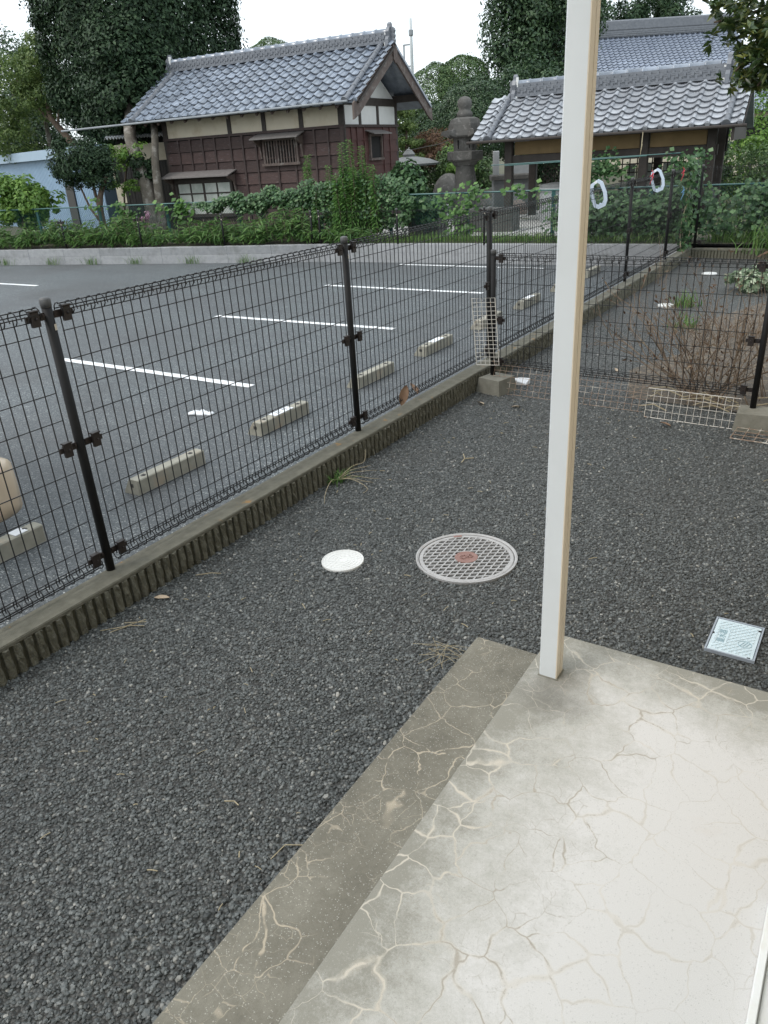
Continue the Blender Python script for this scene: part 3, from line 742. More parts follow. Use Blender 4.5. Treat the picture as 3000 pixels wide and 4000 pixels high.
# ================================================================== PORCH
def canopy():
    t = thing('porch_canopy', 'white aluminium post standing on the cracked slab, carrying the porch roof overhead', 'canopy', (-.686, 1.989, 0))
    b = MB(); h = 2.42; r = .0305; c = .004
    b.m = 0
    poly = [(-r + c, -r), (r - c, -r), (r - .001, -r + .001), (r, -r + c), (r, -.003), (r - .003, -.002), (r - .003, .002), (r, .003), (r, r - c), (r - c, r), (-r + c, r), (-r, r - c), (-r, -r + c)]
    b.prism(poly, lambda p: (p[0], p[1], .0), lambda p: (p[0], p[1], h))
    for i in range(len(b.f)):
        if len(b.f[i]) == 4 and all(b.v[q][0] > r - .0042 for q in b.f[i]): b.mi[i] = 2  # faces on the +x side take the tan material
    b.m = 1; b.box(r - .0029, r - .0022, -.0019, .0019, .0, h)  # dark brown strip down the groove
    po = b.obj('post', [M['alu'], M['aludark'], M['alutan']], t)
    b = MB(); b.cbox(-.0345, .0345, -.0345, .0345, .0002, .0035, .002); b.obj('sealant', M['footing'], t)
    b = MB(); b.cbox(-.04, .045, -4.9, .12, 2.42, 2.53, .006); b.obj('beam', M['alu'], t)
    b = MB(); b.cbox(.765, .80, -4.9, .12, 2.66, 2.74, .006); b.obj('beam', M['alu'], t)
    rb = MB(); rb.add([(-.2, 0, 2.50), (.79, 0, 2.70), (.79, 0, 2.74), (-.2, 0, 2.54), (-.2, .03, 2.50), (.79, .03, 2.70), (.79, .03, 2.74), (-.2, .03, 2.54)],
                      [(0, 1, 2, 3), (7, 6, 5, 4), (0, 4, 5, 1), (3, 2, 6, 7), (0, 3, 7, 4), (1, 5, 6, 2)])
    rm = rb.mesh('rafter', M['alu'])
    pb = MB(); pb.add([(-.2, .03, 2.545), (.79, .03, 2.745), (.79, .80, 2.745), (-.2, .80, 2.545)], [(0, 1, 2, 3)])
    pmh = pb.mesh('roof_panel', M['poly'])
    for k in range(6):
        link('rafter', rm, t, (0, .09 - k * .8 - .0, 0))
        if k < 5: link('roof_panel', pmh, t, (0, .09 - (k + 1) * .8, 0))
    # a second post at the house end of the beam
    link('post', po.data, t, (0, -4.6, 0))
canopy()
def house():
    t = thing('house', 'cream sided house wall with a white sliding door sill at the porch edge', 'house', (.09, 0, GZ))
    b = MB()
    for k in range(15): b.cbox(.02, .16, -5, 6.9, .2 + k * .2 + .002, .4 + k * .2 - .002, .006)
    # the door opening is closed by the glazed door below: keep the siding clear of it
    b2 = MB()
    for k in range(15):
        z0, z1 = .2 + k * .2 + .002, .4 + k * .2 - .002
        b2.cbox(.03, .16, 1.30, 6.9, z0, z1, .006); b2.cbox(.03, .16, -5, -.9, z0, z1, .006)
        if z0 > 2.15: b2.cbox(.03, .16, -.89, 1.29, z0, z1, .006)
    b2.obj('wall', M['siding'], t)
    b = MB(); b.box(.02, .18, -5, 6.9, .0, .2); b.obj('plinth', M['footing'], t)
    b = MB(); b.cbox(-.035, -.018, -.95, 1.42, .152, .186, .003); b.cbox(-.017, .06, -.95, 1.42, .152, .170, .003); b.cbox(.02, .028, -.95, 1.42, .17, .19, .002); b.cbox(.045, .053, -.95, 1.42, .17, .19, .002)
    b.obj('sill', M['sash'], t)
    b = MB(); b.box(.10, .15, -.9, 1.3, .19, 2.2); b.obj('door_glass', M['glass'], t)
    b = MB(); b.box(-.25, 1.2, -5.2, 7.1, 3.22, 3.3); b.obj('eave_board', M['sash'], t)
house()

# ================================================================== COVERS
def grated_cover():
    t = thing('manhole_cover', 'large round cast iron drain cover with staggered holes and a rusty centre', 'drain cover', (-1.41, 2.805, GZ))
    ang = math.atan2(.53, .846)
    Rz = Matrix.Rotation(ang, 4, 'Z')
    b = MB(); b.lathe([(.2375, -.03), (.2415, .012), (.236, .013), (.228, .009), (.226, -.03)], 56, caps=False); b.obj('frame_ring', M['iron'], t)
    b = MB()
    RO, RI = .2245, .206
    b.lathe([(RO, -.014), (RO, .006), (RO - .004, .0085), (RI + .002, .0085), (RI, .006), (RI, -.014)], 56, caps=False)
    rh = .0300; pr = .0350
    # straight row bars and staggered short bars between them
    rows = np.arange(-6, 7) * rh
    for y in rows:
        hw = math.sqrt(max(0, (RI + .003) ** 2 - y * y))
        if hw > .02: b.box(-hw, hw, y - .0032, y + .0032, -.001, .0075, Rz)
    for k, y in enumerate(np.arange(-8, 8) * rh + rh / 2):
        y0, y1 = y - rh / 2 + .0036, y + rh / 2 - .0036
        for x in np.arange(-8, 9) * pr + (pr / 2 if k % 2 else 0):
            if math.hypot(x, abs(y)) < RI + .002:
                sk = .006
                b.add([Rz @ Vector(p) for p in [(x - .0036 - sk, y0, -.001), (x + .0036 - sk, y0, -.001), (x + .0036 + sk, y1, -.001), (x - .0036 + sk, y1, -.001),
                       (x - .0036 - sk, y0, .0072), (x + .0036 - sk, y0, .0072), (x + .0036 + sk, y1, .0072), (x - .0036 + sk, y1, .0072)]],
                      [(3, 2, 1, 0), (4, 5, 6, 7), (0, 1, 5, 4), (1, 2, 6, 5), (2, 3, 7, 6), (3, 0, 4, 7)])
    b.obj('grating', M['iron'], t)
    b = MB(); b.lathe([(.055, -.01), (.055, .0088), (.052, .0098), (.046, .0098), (.0445, .0085), (.0005, .0085)], 36, caps=False)
    # raised emblem: a slanting bar with a hook at either end
    def stroke(pts, wd, z0=.0085, z1=.0112):
        for i in range(len(pts) - 1):
            p = Vector((*pts[i], 0)); q = Vector((*pts[i + 1], 0)); d = (q - p).normalized(); nn = Vector((-d.y, d.x, 0)) * wd / 2
            p = p - d * wd * .2; q = q + d * wd * .2
            b.add([Rz @ Vector((v.x, v.y, z)) for z in (z0, z1) for v in (p - nn, q - nn, q + nn, p + nn)], [(3, 2, 1, 0), (4, 5, 6, 7), (0, 1, 5, 4), (1, 2, 6, 5), (2, 3, 7, 6), (3, 0, 4, 7)])
    stroke([(-.018, -.018), (.018, .018)], .009)
    stroke([(.017, .017), (.026, .012), (.029, .002), (.022, -.007), (.008, -.009), (-.002, -.006)], .007)
    stroke([(-.017, -.017), (-.027, -.010), (-.029, .002), (-.021, .011), (-.008, .013), (.002, .008)], .007)
    b.obj('hub', M['rust'], t)
    b = MB(); Mx = Matrix.Rotation(R_(128), 4, 'Z')
    b.box(.2085, .2225, -.021, .021, .008, .0105, Mx); b.obj('name_plate', M['rust'], t)
    b = MB(); b.lathe([(.2, 0), (.19, .0)], 10)
    b = MB(); b.lathe([(.23, -.12), (.0005, -.12)], 32, caps=False); b.lathe([(.229, -.12), (.229, -.02)], 32, caps=False); b.obj('pit', M['pit'], t)
grated_cover()
def round_cover(name, label, x, y, r, z=GZ, tilt=(0, 0), detail=True):
    t = thing(name, label, 'drain cap', (x, y, z)); t.rotation_euler = (tilt[0], tilt[1], .3)
    b = MB(); b.lathe([(r, -.02), (r, .008), (r * .985, .011), (r * .95, .011), (r * .94, .0085), (r * .001, .0085)], 40, caps=False)
    b.obj('lid', M['whiteplastic'], t, False)
    if detail:
        b = MB()
        for k, q in enumerate((.2, .36, .52, .68, .84)):
            b.lathe([(r * q, .008), (r * q, .0102), (r * q + .0035, .0102), (r * q + .0035, .008)], 36, caps=False)
            m_ = 8 + k * 5
            for j in range(m_):
                a = 2 * PI * (j + .5 * (k % 2)) / m_; r0 = r * q + .003; r1 = r * (q + .16)
                b.box(r0, r1, -.0012, .0012, .008, .0100, Matrix.Rotation(a, 4, 'Z'))
        b.obj('ribs', M['whiteplastic'], t)
round_cover('drain_cap', 'round white ribbed plastic drain cap beside the large iron grating', -1.927, 2.514, .103)
round_cover('drain_cap', 'small white drain cap with a weed beside it, nearer one beyond the mesh panel', -2.0, 9.12, .09, GZ + .004, (0, 0), False)
round_cover('drain_cap', 'small white drain cap near the far end wall, farther one beyond the mesh panel', -1.985, 11.5, .10, GZ + .004, (0, 0), False)

def text_mb(body, size, depth, M4, name='lettering'):
    c = bpy.data.curves.new(name, 'FONT'); c.body = body; c.size = size; c.align_x = 'CENTER'; c.align_y = 'CENTER'; c.extrude = depth; c.resolution_u = 2
    o = bpy.data.objects.new(name, c); COL.objects.link(o)
    dg = bpy.context.evaluated_depsgraph_get(); me = bpy.data.meshes.new_from_object(o.evaluated_get(dg))
    bpy.data.objects.remove(o); bpy.data.curves.remove(c)
    b = MB(); b.add([M4 @ v.co for v in me.vertices], [tuple(p.vertices) for p in me.polygons]); bpy.data.meshes.remove(me)
    return b
def meter_lid():
    t = thing('meter_lid', 'pale blue rectangular water meter lid with a raised diamond grid and lettering', 'meter lid', (-.205, 2.683, GZ + .001), R_(-.6))
    X, Y = .0875, .120
    b = MB()
    for x0, x1, y0, y1 in ((-X, X, -Y, -Y + .006), (-X, X, Y - .006, Y), (-X, -X + .006, -Y + .006, Y - .006), (X - .006, X, -Y + .006, Y - .006)): b.box(x0, x1, y0, y1, -.03, .012)
    b.obj('frame', M['lidframe'], t)
    X2, Y2 = X - .008, Y - .008
    b = MB(); b.cbox(-X2, X2, -Y2, Y2, -.02, .0105, .002); b.obj('plate', M['lid'], t)
    b = MB()
    # diamond ribs clipped to a rectangle, leaving the text box and emblem clear
    ax, ay = X2 - .012, Y2 - .010; p = .024
    def clear(x, y): return (-.062 < x < -.024 and -.062 < y < .05) or math.hypot((x - .040) / .03, (y + .028) / .026) < 1
    for s in (1, -1):
        for k in range(-14, 15):
            seg = []
            for j in range(101):
                x = -ax + 2 * ax * j / 100; y = s * x * 1.0 + k * p * 1.0
                ok = abs(y) < ay and not clear(x, y)
                if ok: seg.append((x, y))
                if (not ok or j == 100) and len(seg) > 2:
                    a0, a1 = seg[0], seg[-1]; d = Vector((a1[0] - a0[0], a1[1] - a0[1], 0)); L = d.length
                    Mx = Matrix.Translation((a0[0], a0[1], 0)) @ Matrix.Rotation(math.atan2(d.y, d.x), 4, 'Z')
                    b.box(0, L, -.0012, .0012, .0103, .0128 + .0001 * (s + 1), Mx)
                if not ok: seg = []
    for x0, x1, y0, y1 in ((-.063, -.061, -.062, .05), (-.025, -.023, -.062, .05), (-.061, -.025, -.062, -.060), (-.061, -.025, .048, .05)): b.box(x0, x1, y0, y1, .0103, .0127)
    b.obj('rib_grid', M['lid'], t)
    b = text_mb('量水器', .031, .0006, Matrix.Translation((-.043, -.006, .0112)) @ Matrix.Rotation(PI / 2, 4, 'Z')); b.obj('lettering', M['lidgroove'], t)
    b = MB()
    def stroke(pts, wd=.0022):
        b.tube([(x, y, .0112) for x, y in pts], wd / 2, 4)
    stroke([(.040 + .024 * math.cos(a), -.028 + .021 * math.sin(a)) for a in np.linspace(0, 2 * PI, 25)])
    for dx in (-.009, .001, .011):
        stroke([(.040 + dx - .006, -.042), (.040 + dx - .002, -.034), (.040 + dx + .001, -.024), (.040 + dx + .006, -.014)], .003)
    b.obj('emblem', M['lidgroove'], t)
    b = MB(); b.box(-X2 - .002, -X2 + .006, -.004, .008, .004, .0109); b.box(X2 - .010, X2 + .002, Y2 - .03, Y2 - .018, .004, .0109); b.box(X2 - .02, X2 - .008, -Y2 - .001, -Y2 + .006, .004, .0109)
    b.obj('finger_slot', M['pit'], t)
meter_lid()

# ================================================================== WHEEL STOPS
def stops():
    # section: upright back face (+x side), flat top, sloping front
    def stop_mb():
        b = MB(); L = .6
        prof = [(0, 0), (-.145, 0), (-.145, .012), (-.085, .098), (-.078, .105), (-.006, .105), (0, .098)]
        b.m = 0
        def f(y, s): return lambda p: (p[0] * s + (-.06 * (1 - s)), y, p[1] * (1 - (1 - s) * .25))
        n = len(prof)
        rings = [(0, .95), (.008, 1.0), (L - .008, 1.0), (L, .95)]
        vs = [f(y, s)(p) for y, s in rings for p in prof]; fs = [tuple(range(n - 1, -1, -1)), tuple(range(3 * n, 4 * n))]
        for k in range(3):
            for i in range(n): fs.append((k * n + i, k * n + (i + 1) % n, (k + 1) * n + (i + 1) % n, (k + 1) * n + i))
        b.add(vs, fs); return b
    body = stop_mb().mesh('body', M['stop'])
    bb = MB(); bb.lathe([(.019, .1045), (.019, .1062), (.012, .1066), (.0085, .112), (.002, .114)], 8); bolt = bb.mesh('bolt', M['bolt'])
    hb = MB(); hb.box(-.075, -.045, -.0015, .002, .05, .075); hole = hb.mesh('end_socket', M['bolt'])
    pb = MB(); pb.box(-.078, -.004, -.11, .11, .1055, .1095); plate = pb.mesh('plate', M['plate'])
    Y = [(.30, 0, 'concrete wheel stop nearest the porch, mostly out of the frame'), (1.54, 1, 'concrete wheel stop with a lettered white plate behind the beige car'),
         (2.82, 0, 'bare concrete wheel stop with a brownish top, second from the beige car'),
         (4.02, 2, 'concrete wheel stop with a numbered white plate, left of the middle fence post'),
         (5.36, 0, 'bare concrete wheel stop just behind the middle fence post'),
         (6.58, 3, 'concrete wheel stop with a blank white plate between middle post and wire grid'),
         (7.88, 0, 'concrete wheel stop partly hidden behind the upright white wire grid'),
         (9.12, 4, 'concrete wheel stop with shiny plate seen through the lower mesh panel'),
         (10.42, 0, 'concrete wheel stop hidden behind the white porch post'),
         (11.66, 0, 'farthest concrete wheel stop, near the pale retaining wall')]
    t0 = None
    for y, k, lab in Y:
        t = thing('wheel_stop', lab, 'wheel stop', (-3.742, y, LZ), R_(rng.normal() * .5), 'concrete wheel stops of the parking bays')
        link('body', body, t)
        for q in (.09, .51): link('bolt', bolt, t, (-.042, q, 0))
        link('end_socket', hole, t, (0, 0, 0))
        if k:
            p = link('plate', plate, t, (0, .3 if k != 1 else .22, 0))
            txt = {1: '空き', 2: '221 号'}.get(k)
            if txt:
                tm = text_mb(txt, .05, .0004, Matrix.Translation((-.041, 0, .1098)) @ Matrix.Rotation(PI / 2, 4, 'Z'))
                tm.obj('lettering', M['ink'], p)
            if k == 1: link('plate', plate, t, (0, .47, 0)).scale = (1, .35, 1)
stops()

# ================================================================== CAR (only its rear corner is in view)
def car():
    t = thing('parked_car', 'beige car at the left edge, rear bumper corner over the wheel stop', 'car', (-3.93, 1.452, LZ), 0)
    def loft(sts, hw_pow=5, n=28):
        b = MB(); k = len(sts)
        for x, z0, z1, hw in sts:
            zc, hz = (z0 + z1) / 2, (z1 - z0) / 2
            for i in range(n):
                a = 2 * PI * i / n; ca, sa = math.cos(a), math.sin(a)
                b.v.append((x, hw * math.copysign(abs(ca) ** (2 / hw_pow), ca), zc + hz * math.copysign(abs(sa) ** (2 / hw_pow), sa)))
        for j in range(k - 1):
            for i in range(n): b.f.append((j * n + i, j * n + (i + 1) % n, (j + 1) * n + (i + 1) % n, (j + 1) * n + i)); b.mi.append(0)
        b.f.append(tuple(range(n))); b.mi.append(0); b.f.append(tuple(range((k - 1) * n, k * n))); b.mi.append(0)
        return b
    loft([(-.02, .24, .60, .56), (-.06, .20, .70, .62), (-.14, .18, .86, .66), (-.5, .17, .9, .735), (-1.6, .17, .9, .74), (-2.6, .17, .88, .735), (-3.1, .18, .78, .70), (-3.32, .22, .66, .60)], 7).obj('body', M['carpaint'], t, True)
    loft([(.012, .20, .44, .60), (-.01, .14, .47, .69), (-.06, .105, .485, .745), (-.16, .095, .485, .752)], 8).obj('bumper', M['carpaint'], t, True)
    loft([(-.16, .84, 1.42, .60), (-.26, .84, 1.55, .64), (-1.1, .84, 1.6, .66), (-1.9, .84, 1.55, .64), (-2.5, .84, 1.0, .66)], 5).obj('cabin', M['carglass'], t, True)
    loft([(-.18, 1.44, 1.58, .56), (-.4, 1.5, 1.635, .62), (-1.2, 1.53, 1.66, .62), (-1.9, 1.48, 1.60, .60)], 4).obj('roof', M['carpaint'], t, True)
    for s in (1, -1):
        b = MB(); b.cbox(-.17, -.12, s * .60 - .04, s * .60 + .04, .95, 1.28, .01); b.obj('tail_light', M['redlens'], t)
        for x in (-.62, -2.75):
            Mx = Matrix.Translation((x, s * .66, .28)) @ Matrix.Rotation(PI / 2, 4, 'X')
            wheel = thing('wheel', None, None); wheel.parent = t
            b = MB(); b.lathe([(.17, -.08), (.26, -.08), (.28, -.05), (.28, .05), (.26, .08), (.17, .08)], 24, M=Mx); b.obj('tyre', M['rubber'], wheel, True)
            b = MB(); b.lathe([(.17, -.075), (.17, .075)], 20, M=Mx); b.obj('rim', M['chrome'], wheel)
    b = MB(); b.box(-.005, .01, -.165, .165, .5, .665); b.obj('licence_plate', M['plate'], t)
    b = MB(); b.box(-3.0, -.25, -.62, .62, .14, .2); b.obj('underbody', M['rubber'], t)
car()

# ================================================================== GATE CLUTTER
def footing(label, x, y, rz, c=(.10, .10)):
    o = thing('concrete_footing', label, 'footing', (x, y, GZ), rz, 'concrete footings of the mesh panel')
    b = MB()
    vs = [(-c[0] - .015, -c[1] - .015, 0), (c[0] + .015, -c[1] - .015, 0), (c[0] + .015, c[1] + .015, 0), (-c[0] - .015, c[1] + .015, 0)] + [(-c[0], -c[1], .118), (c[0], -c[1], .118), (c[0], c[1], .118), (-c[0], c[1], .118)]
    b.add(vs, [(3, 2, 1, 0), (4, 5, 6, 7), (0, 1, 5, 4), (1, 2, 6, 5), (2, 3, 7, 6), (3, 0, 4, 7)])
    b.obj('block', M['footing'], o)
footing('square concrete footing at the block wall with the left mesh panel post in it', -2.41, 5.36, R_(-14))
footing('square concrete footing at the right edge under the right mesh panel post', -.515, 5.21, R_(4))
def rack_mb(W, H, nx, ny, r=.002, fr=.0032, skip=0):
    b = MB(); b.tube([(0, 0, 0), (W, 0, 0), (W, 0, H), (0, 0, H), (0, 0, 0)], fr, 5)
    for i in range(1, nx): b.tube([(W * i / nx, 0, 0), (W * i / nx, 0, H)], r, 4, False)
    for j in range(1, ny): b.tube([(0, -.002, H * j / ny), (W, -.002, H * j / ny)], r, 4, False)
    return b
o = tag(rack_mb(.196, .51, 5, 16, .0021, .0033).obj('wire_grid', M['rackwhite']), 'tall narrow white wire grid tied upright to the two fence posts', 'wire grid', 'wire grids around the mesh panel')
o.location = (-2.552, 5.29, .068); o.rotation_euler = (0, R_(-4.5), R_(-2))
o = tag(rack_mb(.60, .20, 13, 4, .0016, .0026).obj('wire_grid', M['rackwhite']), 'long white wire grid leaning at the foot of the dry shrub', 'wire grid', 'wire grids around the mesh panel')
o.location = (-1.20, 5.16, GZ + .003); o.rotation_euler = (R_(-12), 0, R_(-3.5))
o = tag(rack_mb(1.22, .22, 24, 5, .0015, .0022).obj('wire_grid', M['rackrust']), 'long rusty wire grid lying along the bottom of the mesh panel', 'wire grid', 'wire grids around the mesh panel')
o.location = (-2.44, 5.31, GZ + .003); o.rotation_euler = (R_(-22), 0, R_(-2.5))
b = rack_mb(.62, .24, 9, 4, .0021, .003)
for i in range(0, 10): b.tube([(.62 * i / 9, -.002, .24), (.62 * i / 9, -.045, .242)], .0021, 4, False)
b.tube([(0, -.045, .242), (.62, -.045, .242)], .0028, 5)
o = tag(b.obj('wire_grid', M['rackrust']), 'rust spotted wire shelf lying flat in front of the right footing', 'wire grid', 'wire grids around the mesh panel')
o.location = (-.60, 4.90, GZ + .02); o.rotation_euler = (R_(-86), 0, R_(-4))
# torn white scrap under the panel, glove in the lot
def scrap(name, label, cat, pts, z, m, h=.02):
    b = MB(); n = len(pts); c = np.mean(pts, 0)
    vs = [(p[0], p[1], z + rng.random() * h) for p in pts] + [(c[0], c[1], z + h)]
    low = [(p[0], p[1], z - .001) for p in pts]
    b.add(vs + low, [(i, (i + 1) % n, n) for i in range(n)] + [(i, n + 1 + i, n + 1 + (i + 1) % n, (i + 1) % n) for i in range(n)])
    return tag(b.obj(name, m), label, cat)
scrap('paper_scrap', 'crumpled white scrap caught under the bottom of the mesh panel', 'litter', [(-2.40, 5.60), (-2.34, 5.55), (-2.25, 5.57), (-2.24, 5.64), (-2.31, 5.65)], GZ + .006, M['plate'], .05)
def glove():
    t = thing('work_glove', 'white work glove dropped on the parking lot behind the first mesh panel', 'glove', (-4.60, 4.25, LZ), R_(18))
    b = MB(); b.cbox(-.05, .05, -.04, .04, .0, .022, .012); b.cbox(.05, .10, -.034, .034, 0, .018, .009); b.obj('palm', M['plate'], t, True)
    for i, (y, L) in enumerate(((-.034, .06), (-.012, .075), (.010, .07), (.032, .055))):
        b = MB(); b.tube([(-.045, y, .011), (-.05 - L * .6, y * 1.25, .013), (-.05 - L, y * 1.35, .009)], [.011, .010, .007], 7); b.obj('finger', M['plate'], t, True)
    b = MB(); b.tube([(.01, .036, .011), (-.02, .065, .012), (-.045, .075, .009)], [.011, .010, .007], 7); b.obj('thumb', M['plate'], t, True)
glove()
# pale blue plastic laundry hooks clipped on the fence top, with tape bows
def hook(label, y, x=-2.675, sc=1.0):
    t = thing('laundry_hook', label, 'hook', (x, y, 1.155), R_(12), 'laundry hooks on the fence top')
    b = MB()
    outer = [(-.045, .055), (.02, .085), (.05, .05), (.07, -.06), (.065, -.14), (.045, -.19), (-.01, -.205), (-.045, -.175), (-.055, -.11), (-.058, -.02)]
    inner = [(-.022, .035), (.01, .053), (.026, .035), (.042, -.055), (.039, -.12), (.022, -.158), (.004, -.148), (-.006, -.165), (-.026, -.15), (-.034, -.03)]
    n = len(outer); d = .02
    for s in (-d, d): b.v += [(p[0], s, p[1]) for p in outer] + [(p[0], s, p[1]) for p in inner]
    for i in range(n):
        j = (i + 1) % n
        b.f += [(i, j, n + j, n + i), (2 * n + i, 3 * n + i, 3 * n + j, 2 * n + j), (i, 2 * n + i, 2 * n + j, j), (n + i, n + j, 3 * n + j, 3 * n + i)]
    b.mi = [0] * len(b.f)
    o = b.obj('ring', M['hook'], t); o.scale = (1.3, 1, 1); o.rotation_euler = (0, R_(-12), 0)
    b = MB(); b.lathe([(.014, -.026), (.014, .026)], 12, M=Matrix.Translation((-.018, 0, .058)) @ Matrix.Rotation(PI / 2, 4, 'X')); b.obj('pin', M['plate'], t)
hook('pale blue plastic laundry hook hanging on the fence top just right of the white post', 8.46)
hook('pale blue plastic laundry hook hanging on the fence top between two red tape bows', 10.9)
def bow(label, y, z, m, s=.06):
    b = MB()
    for k in range(5):
        a = k * 1.3 + .4; d = Vector((0, math.cos(a), math.sin(a)))
        b.tube([(0, 0, 0), d * s * .6 + Vector((.012, 0, .01)), d * s * (1 + .4 * (k % 2)) + Vector((-.01, 0, -.02))], [.007, .006, .003], 4)
    o = tag(b.obj('tape_bow', m), label, 'tape', 'tape bows on the fence'); o.location = (-2.645, y, z)
bow('red tape bow on the fence top left of the farther hook', 10.55, 1.17, M['tape'])
bow('red tape bow on the fence top right of the farther hook', 12.28, 1.12, M['tape'], .07)
bow('blue tape bow low on the far fence below a red bow', 12.4, .86, M['bluetape'], .07)

# ================================================================== TILED ROOFS
def tile_meshes(wd, ex, mat):
    prof = [(0, .020), (.10, .006), (.24, -.004), (.42, -.004), (.58, .006), (.68, .026), (.76, .048), (.85, .056), (.94, .046), (1.0, .024)]
    def mk(eave):
        b = MB(); n = len(prof); over = .045; th = .020
        lo = [(u * wd * 1.0, -over * .0, z + .044) for u, z in prof]; hi = [(u * wd, ex + over, z + .000) for u, z in prof]
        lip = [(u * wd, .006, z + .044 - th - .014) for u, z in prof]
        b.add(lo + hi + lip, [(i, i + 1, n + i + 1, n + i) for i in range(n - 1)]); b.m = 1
        for i in range(n - 1): b.f.append((2 * n + i, 2 * n + i + 1, i + 1, i)); b.mi.append(1)  # lip faces in the dark tile colour paint the shade under each row
        b.m = 0
        if eave:
            b.lathe([(.042, -.012), (.046, .0), (.046, .012), (.0, .013)], 9, M=Matrix.Translation((.85 * wd, -.008, .045)) @ Matrix.Rotation(PI / 2, 4, 'X'))
            b.box(0, wd * .72, -.006, .004, -.025, .012)
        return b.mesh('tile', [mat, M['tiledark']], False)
    return mk(False), mk(True)
def tiled_slope(parent, name, ncol, nrow, wd, ex, angle, loc, mats, under, limit=300, rotz=0.0, jitter=.004, verge=True):
    """one roof slope: sheathing board plus single tiles; local x along the eave, y up the slope"""
    W, H = ncol * wd, nrow * ex
    b = MB(); b.box(-.02, W + .02, .02, H, -.06, -.022); roof = b.obj(name, under, parent)
    roof.location = loc; roof.rotation_euler = (angle, 0, rotz)
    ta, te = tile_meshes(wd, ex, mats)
    cells = [(i, j) for j in range(nrow) for i in range(ncol)]
    left = MB() if len(cells) > limit else None
    for q, (i, j) in enumerate(cells):
        me = te if j == 0 else ta
        if q < limit:
            link('tile', me, roof, (i * wd + rng.normal() * jitter * .5, j * ex + rng.normal() * jitter, rng.normal() * .002), (0, 0, rng.normal() * .006))
        else:
            Mx = Matrix.Translation((i * wd, j * ex, 0)); n0 = len(left.mi); left.add([Mx @ v.co for v in me.vertices], [tuple(p.vertices) for p in me.polygons]); left.mi[n0:] = [p.material_index for p in me.polygons]
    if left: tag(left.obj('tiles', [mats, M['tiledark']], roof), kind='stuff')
    if verge:
        # round cover tiles down the slope one column in from each verge
        cb = MB(); k = 8; r = .062; n = 7; L = ex + .03
        vs = []
        for y, rr in ((-.012, r), (.035, r), (.04, r * .9), (L, r * .86)):
            for a in range(n): th = PI * a / (n - 1); vs.append((rr * 1.05 * math.cos(th), y, rr * math.sin(th) + .03))
        fs = [(s * n + a, s * n + a + 1, (s + 1) * n + a + 1, (s + 1) * n + a) for s in range(3) for a in range(n - 1)] + [tuple(range(n - 1, -1, -1))]
        cb.add(vs, fs); cm = cb.mesh('cover_tile', M['tiledark'], True)
        eb = MB(); eb.lathe([(.072, -.02), (.08, 0), (.075, .02)], 12, M=Matrix.Translation((0, -.02, .045)) @ Matrix.Rotation(PI / 2, 4, 'X')); em = eb.mesh('end_tile', M['tiledark'])
        for x in (wd * 1.35, W - wd * 1.0):
            for j in range(nrow): link('cover_tile', cm, roof, (x, j * ex, .02 + rng.normal() * .003))
            link('end_tile', em, roof, (x, 0, .02))
    return roof, W, H
def ridge(parent, L, loc, rotz, h=.2, white=True, onih=.34, left_white=True):
    b = MB(); n = max(2, int(h / .055))
    for k in range(n):
        z = k * h / n; wv = .13 - .012 * k
        b.box(0, L, -wv + .014 * (k % 2), wv - .014 * (k % 2), z, z + h / n - .004)
    # staggered raised bits between the courses
    for k in range(max(1, n - 1)):
        z = (k + .5) * h / n; m_ = int(L / .15)
        for i in range(m_):
            x = (i + .5 * (k % 2)) * .15
            b.box(x, x + .05, -.136 + .012 * k, .136 - .012 * k, z, z + h / n)
    o = b.obj('ridge', M['tiledark'], parent, False, loc, (0, 0, rotz))
    cb = MB(); r = .075; k = 8; vs = []
    for x, rr in ((0, r * 1.18), (.035, r * 1.18), (.04, r), (.3, r)):
        for a in range(k): th = PI * a / (k - 1); vs.append((x, rr * math.cos(th), rr * math.sin(th) - .01))
    cb.add(vs, [(s * k + a, s * k + a + 1, (s + 1) * k + a + 1, (s + 1) * k + a) for s in range(3) for a in range(k - 1)] + [tuple(range(k - 1, -1, -1))])
    cm = cb.mesh('ridge_tile', M['tile'], True)
    for i in range(int(L / .3)): link('ridge_tile', cm, o, (i * .3, 0, h))
    # end ornaments
    out = [(-.20, -.08), (.20, -.08), (.19, .06), (.13, .12), (.15, .2), (.10, .27), (.05, .30), (.045, onih), (0, onih + .035), (-.045, onih), (-.05, .30), (-.10, .27), (-.15, .2), (-.13, .12), (-.19, .06)]
    ob = MB(); ob.prism([(y, z * (h + .14) / .34) for y, z in out], lambda p: (-.05, p[0], p[1]), lambda p: (.03, p[0], p[1]))
    for z in (.04, .13, .22): ob.lathe([(.02, -.05), (.075, -.045), (.075, .045), (.02, .05)], 10, M=Matrix.Translation((-.06, 0, z * (h + .14) / .34)) @ Matrix.Rotation(PI / 2, 4, 'X'))
    om = ob.mesh('ridge_end_tile', M['tiledark'])
    link('ridge_end_tile', om, o, (0, 0, 0)); q = link('ridge_end_tile', om, o, (L, 0, 0)); q.rotation_euler = (0, 0, PI)
    if white:
        wb = MB(); wb.box(.032, .075, -.10, -.045, -.06, h + .12); wb.box(.032, .072, -.14, -.03, -.09, .02)
        wm = wb.mesh('plaster_patch', M['plasterwhite'])
        if left_white: link('plaster_patch', wm, o, (0, 0, 0))
        q = link('plaster_patch', wm, o, (L, 0, 0)); q.scale = (-1, 1, .6)
    return o

